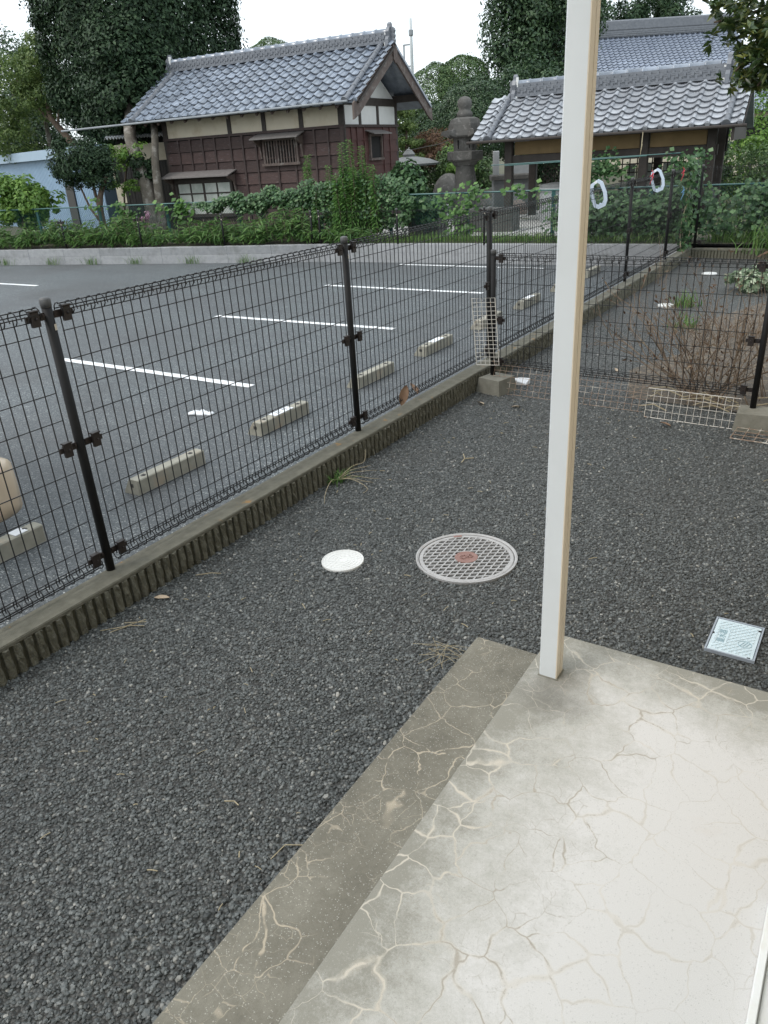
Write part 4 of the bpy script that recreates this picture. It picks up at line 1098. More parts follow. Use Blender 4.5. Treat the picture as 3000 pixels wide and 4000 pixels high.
def storehouse():
    t = thing('storehouse', 'old storehouse with brown board walls, cream plaster band and grey tiled gable roof', 'storehouse', (-10.617, 15.253, EZ), math.atan2(.078, .997))
    W, D = 5.12, 2.66; zd = 2.17; zt = 2.72
    # plaster band on the front and gable, dark core behind
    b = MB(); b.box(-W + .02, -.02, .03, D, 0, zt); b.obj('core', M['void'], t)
    b = MB(); b.box(-W + .05, -.05, .012, .028, zd, zt); b.obj('plaster_panel', M['plaster'], t)
    b = MB(); b.prism([(.05, zd), (D - .05, zd), (D - .05, 2.72), (D / 2, 3.5), (.05, 2.72)], lambda p: (-.018, p[0], p[1]), lambda p: (-.004, p[0], p[1])); b.obj('plaster_panel', M['plasterwhite'], t)
    # posts
    for x in (-W, -3.1, -2.09, -1.06, -.005):
        w_ = .075 if x in (-W, -.005) else .055
        b = MB(); b.box(x - w_, x + w_, -.012, .04, zd if w_ < .07 else .0, zt + .05); b.obj('post', M['timber'], t)
    for y in (.83, 1.70, D):
        b = MB(); b.box(-.03, .016, y - .05, y + .05, zd if y < D else 0, 2.62); b.obj('post', M['timber'], t)
    b = MB(); b.box(-.03, .018, D / 2 - .05, D / 2 + .05, 2.72, 3.5); b.obj('post', M['timber'], t)
    b = MB(); b.box(-.03, .024, -.02, D + .05, 2.58, 2.74); b.obj('tie_beam', M['timber'], t)
    b = MB(); b.box(-W - .05, .05, -.035, .03, zt - .02, zt + .1); b.obj('wall_plate', M['timber'], t)
    b = MB(); b.box(-W - .06, .04, -.05, .01, zd - .035, zd + .02); b.obj('belt_rail', M['batten'], t)
    b = MB(); b.box(-.01, .05, -.05, D + .06, zd - .034, zd + .021); b.obj('belt_rail', M['batten'], t)
    # lapped boards and battens, front; gaps onto the dark core paint in lap shadow
    nb = 8; hb = (zd - .04) / nb
    for k in range(nb):
        z0 = k * hb; zz = [(0, z0), (0, z0 + hb + .015)]
        b = MB(); n_ = 24
        vs = []
        for i in range(n_ + 1):
            x = -W + W * i / n_; j1 = rng.normal() * .002
            vs += [(x, -.034 + j1, z0), (x, -.010 + j1, z0 + hb - .013)]
        b.add(vs, [(2 * i, 2 * i + 2, 2 * i + 3, 2 * i + 1) for i in range(n_)])
        vs2 = [(-W, -.034, z0), (0, -.034, z0), (0, .03, z0), (-W, .03, z0)]; b.add(vs2, [(0, 1, 2, 3)])
        b.obj('board', M['board'], t)
    for x in (-4.72, -4.34, -3.96, -3.58, -3.10, -2.74, -2.36, -1.78, -.72, -.36):
        b = MB(); b.box(x - .022, x + .022, -.050, -.010, 0 if x > -3.2 or x < -5 else 1.45, zd - .036); b.obj('batten', M['batten'], t)
    b = MB(); b.box(-1.30, -1.26, -.050, -.010, 0, 1.42); b.obj('batten', M['batten'], t)
    # gable boards
    for k in range(nb):
        z0 = k * hb; b = MB(); b.add([(.022, 0, z0), (.022, D, z0), (.008, D, z0 + hb + .012), (.008, 0, z0 + hb + .012), (-.01, 0, z0), (-.01, D, z0)], [(0, 1, 2, 3), (0, 4, 5, 1)])
        b.obj('board', M['boardred'], t)
    for y in (.36, .62, .95, 1.9, 2.25):
        b = MB(); b.box(.012, .038, y - .02, y + .02, 0, zd - .036); b.obj('batten', M['boardred'], t)
    b = MB(); b.box(-.02, .055, -.062, -.04, 0, zd); b.obj('corner_board', M['batten'], t)
    b = MB(); b.box(.04, .06, -.04, .06, 0, zd); b.obj('corner_board', M['batten'], t)
    # upper window with slats, hood and sill
    def slat_window(name, x0, x1, z0, z1):
        f = MB()
        f.box(x0 - .05, x0, -.075, -.02, z0 - .05, z1 + .05); f.box(x1, x1 + .05, -.075, -.02, z0 - .05, z1 + .05); f.box(x0, x1, -.075, -.02, z1, z1 + .05); f.box(x0 - .09, x1 + .09, -.10, -.02, z0 - .055, z0)
        fr = f.obj('window', M['timberlt'], t)
        v_ = MB(); v_.box(x0, x1, -.03, -.0245, z0, z1); v_.obj('pane', M['void'], fr)  # no glass: near-black sheet paints the dark opening behind the slats
        for i in range(11):
            s = MB(); x = x0 + (x1 - x0) * (i + .5) / 11; s.box(x - .014, x + .014, -.06, -.035, z0, z1); s.obj('slat', M['timberlt'], fr)
    slat_window('window', -2.10, -1.22, 1.50, 1.97)
    def hood(x0, x1, z, d=.36, drop=.10, m='hood'):
        b = MB(); b.add([(x0, -.02, z + drop), (x1, -.02, z + drop), (x1, -d, z), (x0, -d, z), (x0, -.02, z + drop - .02), (x1, -.02, z + drop - .02), (x1, -d, z - .025), (x0, -d, z - .025)],
                        [(0, 1, 2, 3), (7, 6, 5, 4), (3, 2, 6, 7), (0, 3, 7, 4), (1, 5, 6, 2)])
        h_ = b.obj('hood', M[m], t)
        for x in (x0 + .08, x1 - .08):
            c = MB(); c.prism([(-.02, z + .02), (-d * .85, z - .025), (-d * .8, z - .07), (-.10, z - .16), (-.05, z - .42), (-.02, z - .42)], lambda p: (x - .02, p[0], p[1]), lambda p: (x + .02, p[0], p[1]))
            c.obj('bracket', M['timberlt'], h_)
    hood(-2.30, -.98, 2.03)
    # lower glazed window with eight panes
    x0, x1, z0, z1 = -4.93, -3.24, .42, 1.16
    f = MB(); f.box(x0 - .07, x0, -.09, -.02, z0 - .06, z1 + .1); f.box(x1, x1 + .07, -.09, -.02, z0 - .06, z1 + .1); f.box(x0, x1, -.09, -.02, z1, z1 + .1); f.box(x0, x1, -.1, -.02, z0 - .06, z0)
    fr = f.obj('window', M['timber'], t)
    for i in range(4):
        for j in range(3):
            xa = x0 + (x1 - x0) * i / 4; xb = xa + (x1 - x0) / 4; za = z0 + (z1 - z0) * j / 3; zb = za + (z1 - z0) / 3
            p = MB(); p.box(xa + .018, xb - .018, -.052, -.046, za + .016, zb - .016); p.obj('pane', M['glass'], fr)
    s = MB()
    for i in range(5):
        xa = x0 + (x1 - x0) * i / 4; k = .03 if i == 2 else .018; s.box(xa - k, xa + k, -.068, -.044, z0, z1)
    for j in range(4):
        za = z0 + (z1 - z0) * j / 3; s.box(x0, x1, -.0685, -.0442, za - .016, za + .016)
    s.obj('sash_bars', M['timber'], fr)
    hood(-5.17, -3.02, 1.31, .40, .12)
    # gable window with small hood
    f = MB(); gx = (1.20, 1.72); 
    f.box(.02, .07, gx[0] - .05, gx[0], 1.48, 2.0); f.box(.02, .07, gx[1], gx[1] + .05, 1.48, 2.0); f.box(.02, .07, gx[0], gx[1], 1.94, 2.0); f.box(.02, .09, gx[0] - .07, gx[1] + .07, 1.43, 1.48)
    fr = f.obj('window', M['timberlt'], t)
    v_ = MB(); v_.box(.024, .03, gx[0], gx[1], 1.48, 1.94); v_.obj('pane', M['void'], fr)
    b = MB(); b.add([(.02, gx[0] - .2, 2.08), (.02, gx[1] + .2, 2.08), (.26, gx[1] + .2, 2.0), (.26, gx[0] - .2, 2.0), (.02, gx[0] - .2, 2.06), (.02, gx[1] + .2, 2.06), (.26, gx[1] + .2, 1.98), (.26, gx[0] - .2, 1.98)], [(3, 2, 1, 0), (4, 5, 6, 7), (2, 3, 7, 6), (0, 4, 7, 3), (1, 2, 6, 5)])
    b.obj('hood', M['hood'], t)
    # roof
    x0 = -5.95; wd = .279; nr = 9; ex = .2455; ang = R_(32.2); ye, ze = -.56, 2.575
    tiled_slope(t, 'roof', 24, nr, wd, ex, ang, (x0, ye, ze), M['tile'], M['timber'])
    yr = ye + nr * ex * math.cos(ang) + .0; zr = ze + nr * ex * math.sin(ang)
    # far slope, out of view
    b = MB(); Wr = 24 * wd
    b.add([(x0, yr, zr), (x0 + Wr, yr, zr), (x0 + Wr, 2 * yr - ye, ze), (x0, 2 * yr - ye, ze), (x0, yr, zr - .06), (x0 + Wr, yr, zr - .06), (x0 + Wr, 2 * yr - ye, ze - .06), (x0, 2 * yr - ye, ze - .06)],
          [(0, 1, 2, 3), (7, 6, 5, 4), (0, 3, 7, 4), (1, 5, 6, 2), (3, 2, 6, 7)]); back = b.obj('roof', M['tile'], t)
    ridge(t, Wr - .35, (x0 + .22, yr, zr + .0), 0, .22)
    # barge boards on the visible gable, purlin ends, gutter, rafters
    def barge(s):
        y_e = ye - .1 if s == 1 else 2 * yr - ye + .1
        P = [(yr, zr + .0), (yr, zr - .30), (y_e + s * .18, ze - .26), (y_e - s * .02, ze - .34), (y_e + s * .0, ze - .03)]
        b = MB(); b.prism(P, lambda p: (x0 + Wr - .075, p[0], p[1]), lambda p: (x0 + Wr - .035, p[0], p[1])); b.obj('barge_board', M['timberlt'], t)
    barge(1); barge(-1)
    b = MB(); b.prism([(yr - .10, zr - .05), (yr + .10, zr - .05), (yr + .08, zr - .32), (yr, zr - .40), (yr - .08, zr - .32)], lambda p: (x0 + Wr - .03, p[0], p[1]), lambda p: (x0 + Wr + .0, p[0], p[1])); b.obj('gable_pendant', M['timberlt'], t)
    for y, z in ((.0, 2.66), (yr, 3.42), (D, 2.66)):
        b = MB(); b.box(-.05, .62, y - .07, y + .07, z, z + .15); b.obj('purlin', M['timber'], t)
    rb = MB(); rb.box(-.025, .025, .0, 1.0, -.11, -.062); rm = rb.mesh('rafter', M['timberlt'])
    for i in range(16): link('rafter', rm, t, (-5.7 + i * .42, ye + .03, ze), (ang, 0, 0))
    b = MB(); b.tube([(-8.0, ye - .09, 2.545), (.55, ye - .09, 2.59)], .024, 8); b.obj('gutter', M['polesteel'], t)
storehouse()

def pavilion():
    t = thing('pavilion', 'open dark timber shed with a silvery tiled roof and a lattice under it', 'shed', (-7.139, 16.351, EZ), math.atan2(.078, .997))
    ang = R_(30.5); wd = .281; ex = .2065; nr = 8; nc = 19; x0 = -.82; ye, ze = -.02, 1.675
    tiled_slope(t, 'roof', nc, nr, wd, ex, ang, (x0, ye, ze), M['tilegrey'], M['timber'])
    Wr = nc * wd; yr = ye + nr * ex * math.cos(ang); zr = ze + nr * ex * math.sin(ang)
    b = MB(); b.add([(x0, yr, zr), (x0 + Wr, yr, zr), (x0 + Wr, 2 * yr - ye, ze), (x0, 2 * yr - ye, ze), (x0, yr, zr - .06), (x0 + Wr, yr, zr - .06), (x0 + Wr, 2 * yr - ye, ze - .06), (x0, 2 * yr - ye, ze - .06)],
                    [(0, 1, 2, 3), (7, 6, 5, 4), (0, 3, 7, 4), (1, 5, 6, 2), (3, 2, 6, 7)]); b.obj('roof', M['tile'], t)
    ridge(t, Wr - 1.0, (x0 + .5, yr, zr), 0, .27)
    D = 2.3
    for x, y in ((-.13, .46), (1.0, 2.2), (2.72, .46), (3.98, .46), (-.13, 2.2), (2.72, 2.2), (3.98, 2.2)):
        b = MB(); b.cbox(x - .085, x + .085, y - .08, y + .08, 0, 1.75, .012); b.obj('post', M['timber'], t)
    b = MB(); b.box(-.4, 4.25, .38, .54, 1.64, 1.78); b.obj('beam', M['timber'], t)
    b = MB(); b.box(-.2, 4.1, .42, .50, 1.18, 1.36); b.obj('tie_beam', M['timber'], t)
    for xa, xb in ((.0, 2.62), (2.82, 3.88)):
        b = MB(); b.box(xa, xb, .44, .48, 1.37, 1.63); b.obj('wall_panel', M['ochre'] if xa > .5 else M['ochre'], t)
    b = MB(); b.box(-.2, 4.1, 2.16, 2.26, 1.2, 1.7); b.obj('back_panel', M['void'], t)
    # back wall: lattice left, dark boards and a broken grid screen to the right
    lat = MB(); p = .105; x0l, x1l, z0l, z1l = .30, 1.35, .25, 1.15
    for s in (1, -1):
        for k in range(-12, 24):
            xa = x0l + k * p; pts = []
            lo, hi = 0.0, z1l - z0l
            # clip to the panel
            f0 = max(0, (x0l - xa) if s == 1 else (xa - x1l)); f1 = min(hi, (x1l - xa) if s == 1 else (xa - x0l))
            if f1 - f0 > .02:
                A = Vector((xa + s * f0, 1.6, z0l + f0)); B_ = Vector((xa + s * f1, 1.6 + .006 * s, z0l + f1)); lat.tube([A, B_], .011, 4)
    lat.box(x0l - .04, x1l + .04, 1.58, 1.62, z0l - .05, z0l); lat.box(x0l - .04, x1l + .04, 1.58, 1.62, z1l, z1l + .05)
    lat.obj('lattice', M['timber'], t)
    b = MB(); b.box(1.5, 4.0, 2.1, 2.15, 0, .5); b.obj('low_wall', M['stonegrey'], t)
    g = MB()
    for i in range(9): g.box(2.0 + i * .16, 2.02 + i * .16, 1.9, 1.93, .3, 1.15)
    for j in range(5): g.box(1.95, 3.35, 1.905, 1.925, .35 + j * .17, .375 + j * .17)
    g.obj('grid_screen', M['timber'], t)
    for x in (2.10, 2.45, 2.86, 3.08):
        b = MB(); b.box(x, x + .17, 2.05, 2.09, .42, 1.05); b.obj('pale_panel', M['glass'], t)
    b = MB(); b.tube([(-.9, -.10, 1.66), (4.6, -.10, 1.66)], .03, 8); b.obj('gutter', M['timber'], t)
    b = MB(); b.box(4.35, 4.40, -.05, 2.75, 1.42, 1.64); b.obj('barge_board', M['timber'], t)
pavilion()
# bamboo-like poles hung on a cord under the eave
def pole_rack():
    t = thing('laundry_pole', 'thin teal laundry poles hung on a cord under the shed eave', 'pole', (-7.139, 16.351, EZ), math.atan2(.078, .997))
    for z, xa, xb, m in ((1.235, -.3, 3.55, 'teal'), (1.215, .0, 2.9, 'hook')):
        b = MB(); b.tube([(xa, -.2, z - .03), (xb, -.22, z + .02)], .011, 6); b.obj('pole', M[m] if m == 'teal' else M['tealwire'], t)
    b = MB(); b.tube([(2.77, -.12, 1.66), (2.78, -.2, 1.45), (2.765, -.21, 1.2), (2.79, -.205, 1.45)], .008, 5); b.obj('cord', M['straw'], t)
M['tealpole'] = M['teal']
pole_rack()

def far_hall():
    t = thing('hall', 'large hall behind the trees showing only its wide blue grey tiled roof', 'hall', (-15.0, 43.6, .1), R_(33.4))
    ang = R_(36); wd = .28; ex = .235; nr = 17; nc = 40; x0 = -2.0; ye, ze = 0, 4.2
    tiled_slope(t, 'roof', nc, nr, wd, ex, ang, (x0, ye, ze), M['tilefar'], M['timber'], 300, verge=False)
    Wr = nc * wd; yr = ye + nr * ex * math.cos(ang); zr = ze + nr * ex * math.sin(ang)
    b = MB(); b.add([(x0, yr, zr), (x0 + Wr, yr, zr), (x0 + Wr, 2 * yr, ze), (x0, 2 * yr, ze), (x0, yr, zr - .06), (x0 + Wr, yr, zr - .06), (x0 + Wr, 2 * yr, ze - .06), (x0, 2 * yr, ze - .06)],
                    [(0, 1, 2, 3), (7, 6, 5, 4), (0, 3, 7, 4), (1, 5, 6, 2), (3, 2, 6, 7)]); b.obj('roof', M['tilefar'], t)
    b = MB(); b.box(x0, x0 + Wr, yr - .22, yr + .22, zr - .05, zr + .62)
    for k in range(7): b.box(x0, x0 + Wr, yr - .25 + .01 * k, yr + .25 - .01 * k, zr + k * .085, zr + k * .085 + .045)
    b.tube([(x0, yr, zr + .66), (x0 + Wr, yr, zr + .66)], .12, 8); b.obj('ridge', M['tiledark'], t)
    b = MB(); b.box(x0 + .8, x0 + Wr - .8, .9, 2 * yr - .9, 0, 4.3); b.obj('wall', M['plaster'], t)
far_hall()
def small_house(name, label, loc, rz, nc, nr, wall=(1, 2.0), ze=1.9, ang=R_(30), wd=.28, ex=.235, ridge_h=.16):
    t = thing(name, label, 'house', loc, rz)
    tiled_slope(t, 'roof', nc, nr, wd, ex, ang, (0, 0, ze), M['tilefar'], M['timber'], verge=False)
    W = nc * wd; yr = nr * ex * math.cos(ang); zr = ze + nr * ex * math.sin(ang)
    b = MB(); b.add([(0, yr, zr), (W, yr, zr), (W, 2 * yr, ze), (0, 2 * yr, ze), (0, yr, zr - .06), (W, yr, zr - .06), (W, 2 * yr, ze - .06), (0, 2 * yr, ze - .06)],
                    [(0, 1, 2, 3), (7, 6, 5, 4), (0, 3, 7, 4), (1, 5, 6, 2), (3, 2, 6, 7)]); b.obj('roof', M['tilefar'], t)
    ridge(t, W - .4, (.2, yr, zr), 0, ridge_h, True)
    b = MB(); b.box(.4, W - .4, .5, 2 * yr - .5, 0, ze + .15); b.obj('wall', M['plaster'], t)
    b = MB(); b.box(.6, W - .6, .47, .495, .9, ze - .2); b.obj('window', M['void'], t)
    return t
small_house('house', 'small tiled house glimpsed at the right edge behind the hedge and the leafy branch', (-5.9, 33.6, .1), R_(30), 16, 6, ze=2.15)
small_house('house', 'tiled roof end peeping over the storehouse ridge beside the tall evergreen', (-33.0, 26.5, .1), R_(34), 24, 8, ze=5.2, ang=R_(30))

# blue sheet-metal shed and the dark shuttered garage beside it
def blue_shed():
    t = thing('sheet_metal_shed', 'pale blue corrugated metal shed behind the round clipped bush', 'shed', (-18.2, 14.66, EZ), math.atan2(.26, -.966))
    L = 9.5
    b = MB(); b.box(.0, L, -.35, -.012, 0, 1.97); b.obj('wall', M['bluedark'], t)  # darker blue behind the panel gaps paints the shade of the grooves
    pb = MB(); pb.add([(.004, 0, 0), (.02, .02, 0), (.085, .02, 0), (.101, 0, 0), (.004, 0, 1.97), (.02, .02, 1.97), (.085, .02, 1.97), (.101, 0, 1.97)], [(0, 1, 5, 4), (1, 2, 6, 5), (2, 3, 7, 6)])
    pmh = pb.mesh('panel', M['bluemetal'])
    for i in range(int(L / .115)): link('panel', pmh, t, (i * .115, 0, 0))
    b = MB(); b.box(-.04, L, -.4, .16, 1.98, 2.20); b.box(-.05, L, .162, .18, 1.96, 2.215); b.obj('fascia', M['bluefascia'], t)
    b = MB(); b.box(1.95, 2.5, .025, .06, 0, 1.25); b.obj('door', M['shutter'], t)
blue_shed()
def garage():
    t = thing('garage', 'garage with a dark ribbed shutter under a cream lintel, next to the blue shed', 'garage', (-17.72, 14.95, EZ), math.atan2(.64, .99))
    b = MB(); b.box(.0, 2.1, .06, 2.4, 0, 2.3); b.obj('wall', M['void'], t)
    b = MB(); b.box(-.05, 2.1, .0, .058, 1.74, 2.16); b.obj('lintel', M['plaster'], t)
    sb = MB(); sb.box(0, .07, 0, .02, 0, 1.735); sm = sb.mesh('slat', M['shutter'])
    sh = thing('shutter', None, None); sh.parent = t
    for i in range(25): link('slat', sm, sh, (.02 + i * .08, .03 + .008 * (i % 2), 0))
    b = MB(); n = 60; vs = []
    for i in range(n + 1):
        x = -.2 + i * .04; z = 2.33 + (.035 if i % 2 else -.035)
        vs += [(x, -.25, z), (x, .6, z + .1), (x, -.25, z - .012), (x, .6, z + .088)]
    b.add(vs, [(4 * i, 4 * i + 4, 4 * i + 5, 4 * i + 1) for i in range(n)] + [(4 * i + 3, 4 * i + 7, 4 * i + 6, 4 * i + 2) for i in range(n)] + [(4 * i + 2, 4 * i + 6, 4 * i + 4, 4 * i) for i in range(n)])
    b.obj('roof', M['greymetal'], t)
garage()

# ================================================================== STONES AND POLES
def lantern():
    t = thing('stone_lantern', 'tall weathered stone lantern with a round shaft and stacked finial by the path', 'stone lantern', (-8.85, 17.75, EZ), .3)
    b = MB(); b.lathe([(.36, 0), (.36, .10), (.30, .15)], 6); b.obj('base', M['stone'], t)
    b = MB(); b.lathe([(.262, .12), (.25, .2), (.26, .45), (.268, .6), (.262, .85), (.245, 1.0), (.225, 1.14), (.215, 1.24)], 20); b.obj('shaft', M['stone'], t, True)
    b = MB(); b.lathe([(.27, 1.2), (.30, 1.27), (.415, 1.31), (.43, 1.33), (.43, 1.49), (.40, 1.51)], 6); b.obj('platform', M['stone'], t)
    b = MB(); b.lathe([(.275, 1.5), (.275, 1.80)], 8); fb = b.obj('fire_box', M['stone'], t)
    w_ = MB()
    for a in (-2.2, -.8): w_.box(.252, .258, -.06, .06, 1.56, 1.74, Matrix.Rotation(a, 4, 'Z'))
    w_.obj('opening', M['void'], fb)
    b = MB(); b.lathe([(.33, 1.79), (.40, 1.81), (.43, 1.84), (.415, 1.93), (.38, 2.08), (.33, 2.18), (.20, 2.22)], 6); b.obj('roof', M['stone'], t)
    cb = MB(); cb.add([(0, -.07, 1.80), (0, .07, 1.80), (0, .05, 1.98), (0, -.05, 1.98), (.20, 0, 1.87), (.18, 0, 1.94)], [(0, 1, 2, 3), (0, 3, 5, 4), (1, 4, 5, 2), (0, 4, 1), (3, 2, 5)])
    cm = cb.mesh('roof_corner', M['stone'])
    for k in range(6):
        a = k * PI / 3; link('roof_corner', cm, t, (.38 * math.cos(a), .38 * math.sin(a), 0), (0, 0, a))
    b = MB(); b.lathe([(.18, 2.2), (.185, 2.30), (.15, 2.34), (.135, 2.38), (.155, 2.42), (.17, 2.50), (.155, 2.58), (.09, 2.63), (.02, 2.65)], 16); b.obj('finial', M['stone'], t, True)
lantern()
def small_lantern():
    t = thing('stone_lantern', 'low snow-viewing stone lantern with a broad flat cap behind the tall weeds', 'stone lantern', (-11.95, 20.4, EZ), .2)
    b = MB(); b.lathe([(.36, 0), (.34, .5), (.42, .56), (.42, .66)], 6); b.obj('base', M['stonegrey'], t)
    fb = MB()
    for k in range(6):
        a = k * PI / 3; fb.box(-.06, .06, -.05, .05, .66, 1.2, Matrix.Translation((.28 * math.cos(a), .28 * math.sin(a), 0)) @ Matrix.Rotation(a, 4, 'Z'))
    fb.box(-.2, .2, -.2, .2, .66, .74); fb.obj('fire_box', M['stonegrey'], t)
    b = MB(); b.lathe([(.92, 1.2), (.94, 1.25), (.62, 1.36), (.2, 1.44)], 6); b.obj('cap', M['stonegrey'], t)
    b = MB(); b.lathe([(.16, 1.43), (.19, 1.5), (.1, 1.6), (.01, 1.65)], 10); b.obj('finial', M['stonegrey'], t)
small_lantern()
t = thing('stone_monument', 'low grey stone monument of stacked slabs between the shed posts', 'monument', (-8.5, 19.8, EZ), .52)
b = MB(); b.cbox(-.6, .6, -.35, .35, 0, .12, .02); b.obj('base', M['stonegrey'], t)
b = MB(); b.cbox(-.5, .5, -.28, .28, .12, .78, .02); b.obj('body', M['stonegrey'], t)
b = MB(); b.cbox(-.22, .22, -.30, -.279, .2, .68, .003); b.obj('front_slab', M['stonelt'], t)
b = MB(); b.cbox(-.58, .58, -.34, .34, .78, .9, .03); b.obj('cap', M['stone'], t)
b = MB(); b.cbox(-.1, .42, .0, .25, .9, 1.28, .02); b.obj('back_slab', M['stonelt'], t)
t = thing('stone_pillar', 'slim pale upright stone pillar on the left end of the stone monument', 'pillar', (-8.82, 19.45, EZ), .45)
b = MB(); b.cbox(-.08, .08, -.08, .08, .9, 1.46, .02); b.cbox(-.1, .1, -.1, .1, 0, .9, .01); b.obj('shaft', M['stonelt'], t)
t = thing('well_curb', 'round pale concrete well ring with a lid under the shed roof', 'well', (-6.3, 17.0, EZ))
b = MB(); b.lathe([(.33, 0), (.33, .62), (.36, .63), (.36, .69), (.33, .70)], 24); b.obj('ring', M['stonelt'], t)
b = MB(); b.lathe([(.34, .70), (.33, .76), (.05, .79)], 24); b.obj('lid', M['stonegrey'], t)
def boulder(label, loc, r, m, sq=(1, 1, .8)):
    import bmesh
    bm = bmesh.new(); bmesh.ops.create_icosphere(bm, subdivisions=3, radius=1)
    q = np.random.default_rng(int(abs(loc[0]) * 100))
    ph = q.random((5, 3)) * 6.28; fr = q.normal(size=(5, 3)) * 1.6
    for v in bm.verts:
        p = np.array(v.co); d = 1 + .13 * sum(math.sin(p @ fr[k] + ph[k, 0]) for k in range(5)) / 1.6
        v.co = Vector((p[0] * d * r * sq[0], p[1] * d * r * sq[1], max(p[2] * d, -.45) * r * sq[2]))
    me = bpy.data.meshes.new('boulder'); bm.to_mesh(me); bm.free(); me.materials.append(m)
    o = link('boulder', me, None, (loc[0], loc[1], loc[2] + .4 * r * sq[2])); tag(o, label, 'boulder'); return o
boulder('small pinkish boulder in front of the stone monument', (-7.95, 18.85, EZ), .27, M['boulder'])
boulder('dark jagged garden rock beside the lantern shaft', (-10.55, 19.9, EZ), .55, M['stone'], (.8, .8, 1.15))
boulder('low dark garden rock right of the lantern shaft', (-9.9, 20.7, EZ), .42, M['stone'], (1.2, .9, .7))
t = thing('stone_trough', 'dark square stone trough behind the teal fence near the tall weeds', 'trough', (-7.95, 14.25, EZ), .1)
b = MB(); b.cbox(-.32, .32, -.25, .25, 0, .5, .02); b.obj('body', M['stone'], t)
b = MB(); b.cbox(-.40, .40, -.3, .3, .5, .56, .01); b.obj('rim', M['stonegrey'], t)
t = thing('stone_trough', 'long dark stone trough behind the vine, left of the shed post', 'trough', (-7.0, 15.0, EZ), .1)
b = MB(); b.cbox(-.62, .62, -.25, .25, 0, .44, .02); b.obj('body', M['stone'], t)
t = thing('utility_pole', 'distant grey utility pole rising beyond the storehouse gable', 'utility pole', (-35.0, 60.8, .2))
b = MB(); b.tube([(0, 0, 0), (0, 0, 8.6), (0, 0, 10.9)], [.17, .13, .10], 10); b.obj('shaft', M['poleconc'], t, True)
b = MB(); b.box(-.75, .1, -.06, .06, 9.1, 9.2); b.box(-.75, -.65, -.05, .05, 7.7, 9.2); b.box(-.75, .1, -.05, .05, 7.6, 7.7); b.obj('crossarm', M['polesteel'], t)
b = MB(); b.lathe([(.13, 9.7), (.19, 9.75), (.19, 10.1), (.13, 10.15)], 10); b.obj('band', M['polesteel'], t)
for k, z in enumerate((9.05, 8.75, 8.4)):
    b = MB(); b.tube([(0, 0, z), (6, 1, z - .9), (14, 3, z - .6)], .009, 4); b.obj('wire', M['cable'], t)
t = tag(MB().tube([(-11.9, 19.8, 1.62), (-10.5, 19.6, 1.76), (-9.0, 18.6, 2.02), (-7.85, 16.5, 1.78)], .008, 4).obj('cable', M['cable']), 'thin slack cable strung past the stone lantern to the shed eave', 'cable')

# ================================================================== TREES
def tree(name, label, base, trunk, crown_parts, leaf, size, bark='bark', limbs=(), cat='tree', group=None, aspect=.5, r0=.18, r1=.06):
    """trunk/limbs in world coordinates; base is where the trunk meets the ground"""
    t = thing(name, label, cat, base, 0, group)
    B = np.array(base)
    loc = lambda pts: [tuple(np.array(p) - B) for p in pts]
    if trunk: limb(t, 'trunk', loc(trunk), r0, r1, M[bark])
    for q in limbs: limb(t, 'limb', loc(q[0]), q[1], q[2], M[bark])
    parts = [(P - B, N_) for P, N_ in crown_parts]
    crown(t, leaf, parts, size, aspect)
    return t
# the tall clipped evergreen behind the storehouse
tree('evergreen_tree', 'huge dark clipped evergreen towering behind the left end of the storehouse', (-15.95, 14.2, EZ),
     [(-15.95, 14.2, -.1), (-16.0, 14.25, .7), (-16.15, 14.3, 1.5), (-16.6, 14.5, 2.3), (-17.6, 15.6, 3.2), (-19.0, 17.3, 5.0), (-19.2, 17.5, 7.0)],
     [shell((-18.95, 17.55, 5.4), (2.38, 2.4, 3.15), 62000, 3.6, .10, .022), clumps((-18.95, 17.55, 5.4), (2.36, 2.4, 3.15), 42000, 420, .32, 3.6, .93, .02), clumps((-18.95, 17.55, 5.3), (2.1, 2.1, 2.8), 16000, 140, .5, 3.0, .55, .3),
      clumps((-17.7, 15.7, 3.55), (1.05, 1.0, 1.55), 20000, 170, .34, 2.4, .7, .25), clumps((-16.15, 14.35, 1.62), (.3, .3, .35), 900, 16, .16)],
     'evergreen', .112, 'bark', [([(-15.75, 14.25, -.1), (-15.72, 14.3, .8), (-15.75, 14.4, 1.7), (-15.9, 14.7, 2.5), (-17.5, 16.2, 3.6)], .13, .07)], r0=.21, r1=.1)
tree('maple_tree', 'light green maple with a leaning forked trunk at the left edge', (-20.9, 16.6, EZ),
     [(-20.7, 16.6, 0), (-20.95, 16.62, 1.0), (-21.24, 16.63, 1.84), (-21.5, 16.65, 2.2), (-22.0, 16.64, 2.75), (-22.45, 16.62, 3.3), (-22.6, 17.0, 4.2)],
     [clumps((-23.4, 16.6, 4.1), (1.5, 1.2, 1.15), 9000, 80, .34, 2, .5, .3, .7), clumps((-22.6, 17.0, 4.4), (.9, .8, 1.1), 4300, 40, .3, 2, .5, .3, .7), clumps((-24.2, 16.4, 2.9), (1.1, .8, .9), 4000, 36, .3, 2, .5, .3, .7)],
     'maple', .095, 'barkbrown', [([(-22.0, 16.65, 2.8), (-22.4, 16.6, 3.1), (-23.0, 16.5, 3.65), (-23.5, 16.5, 4.3)], .06, .03), ([(-22.2, 16.65, 2.95), (-22.1, 16.8, 3.5), (-21.9, 17, 4.0)], .045, .02)], r0=.17, r1=.06)
tree('broadleaf_tree', 'dark tree filling the far left edge behind the maple', (-31, 21.5, EZ), [(-31, 21.5, 0), (-31, 21.4, 3), (-31, 21.5, 5)],
     [clumps((-31.2, 21.6, 4.0), (2.4, 2.2, 2.9), 20000, 120, .6, 2.2, .6, .2)], 'forest', .14)
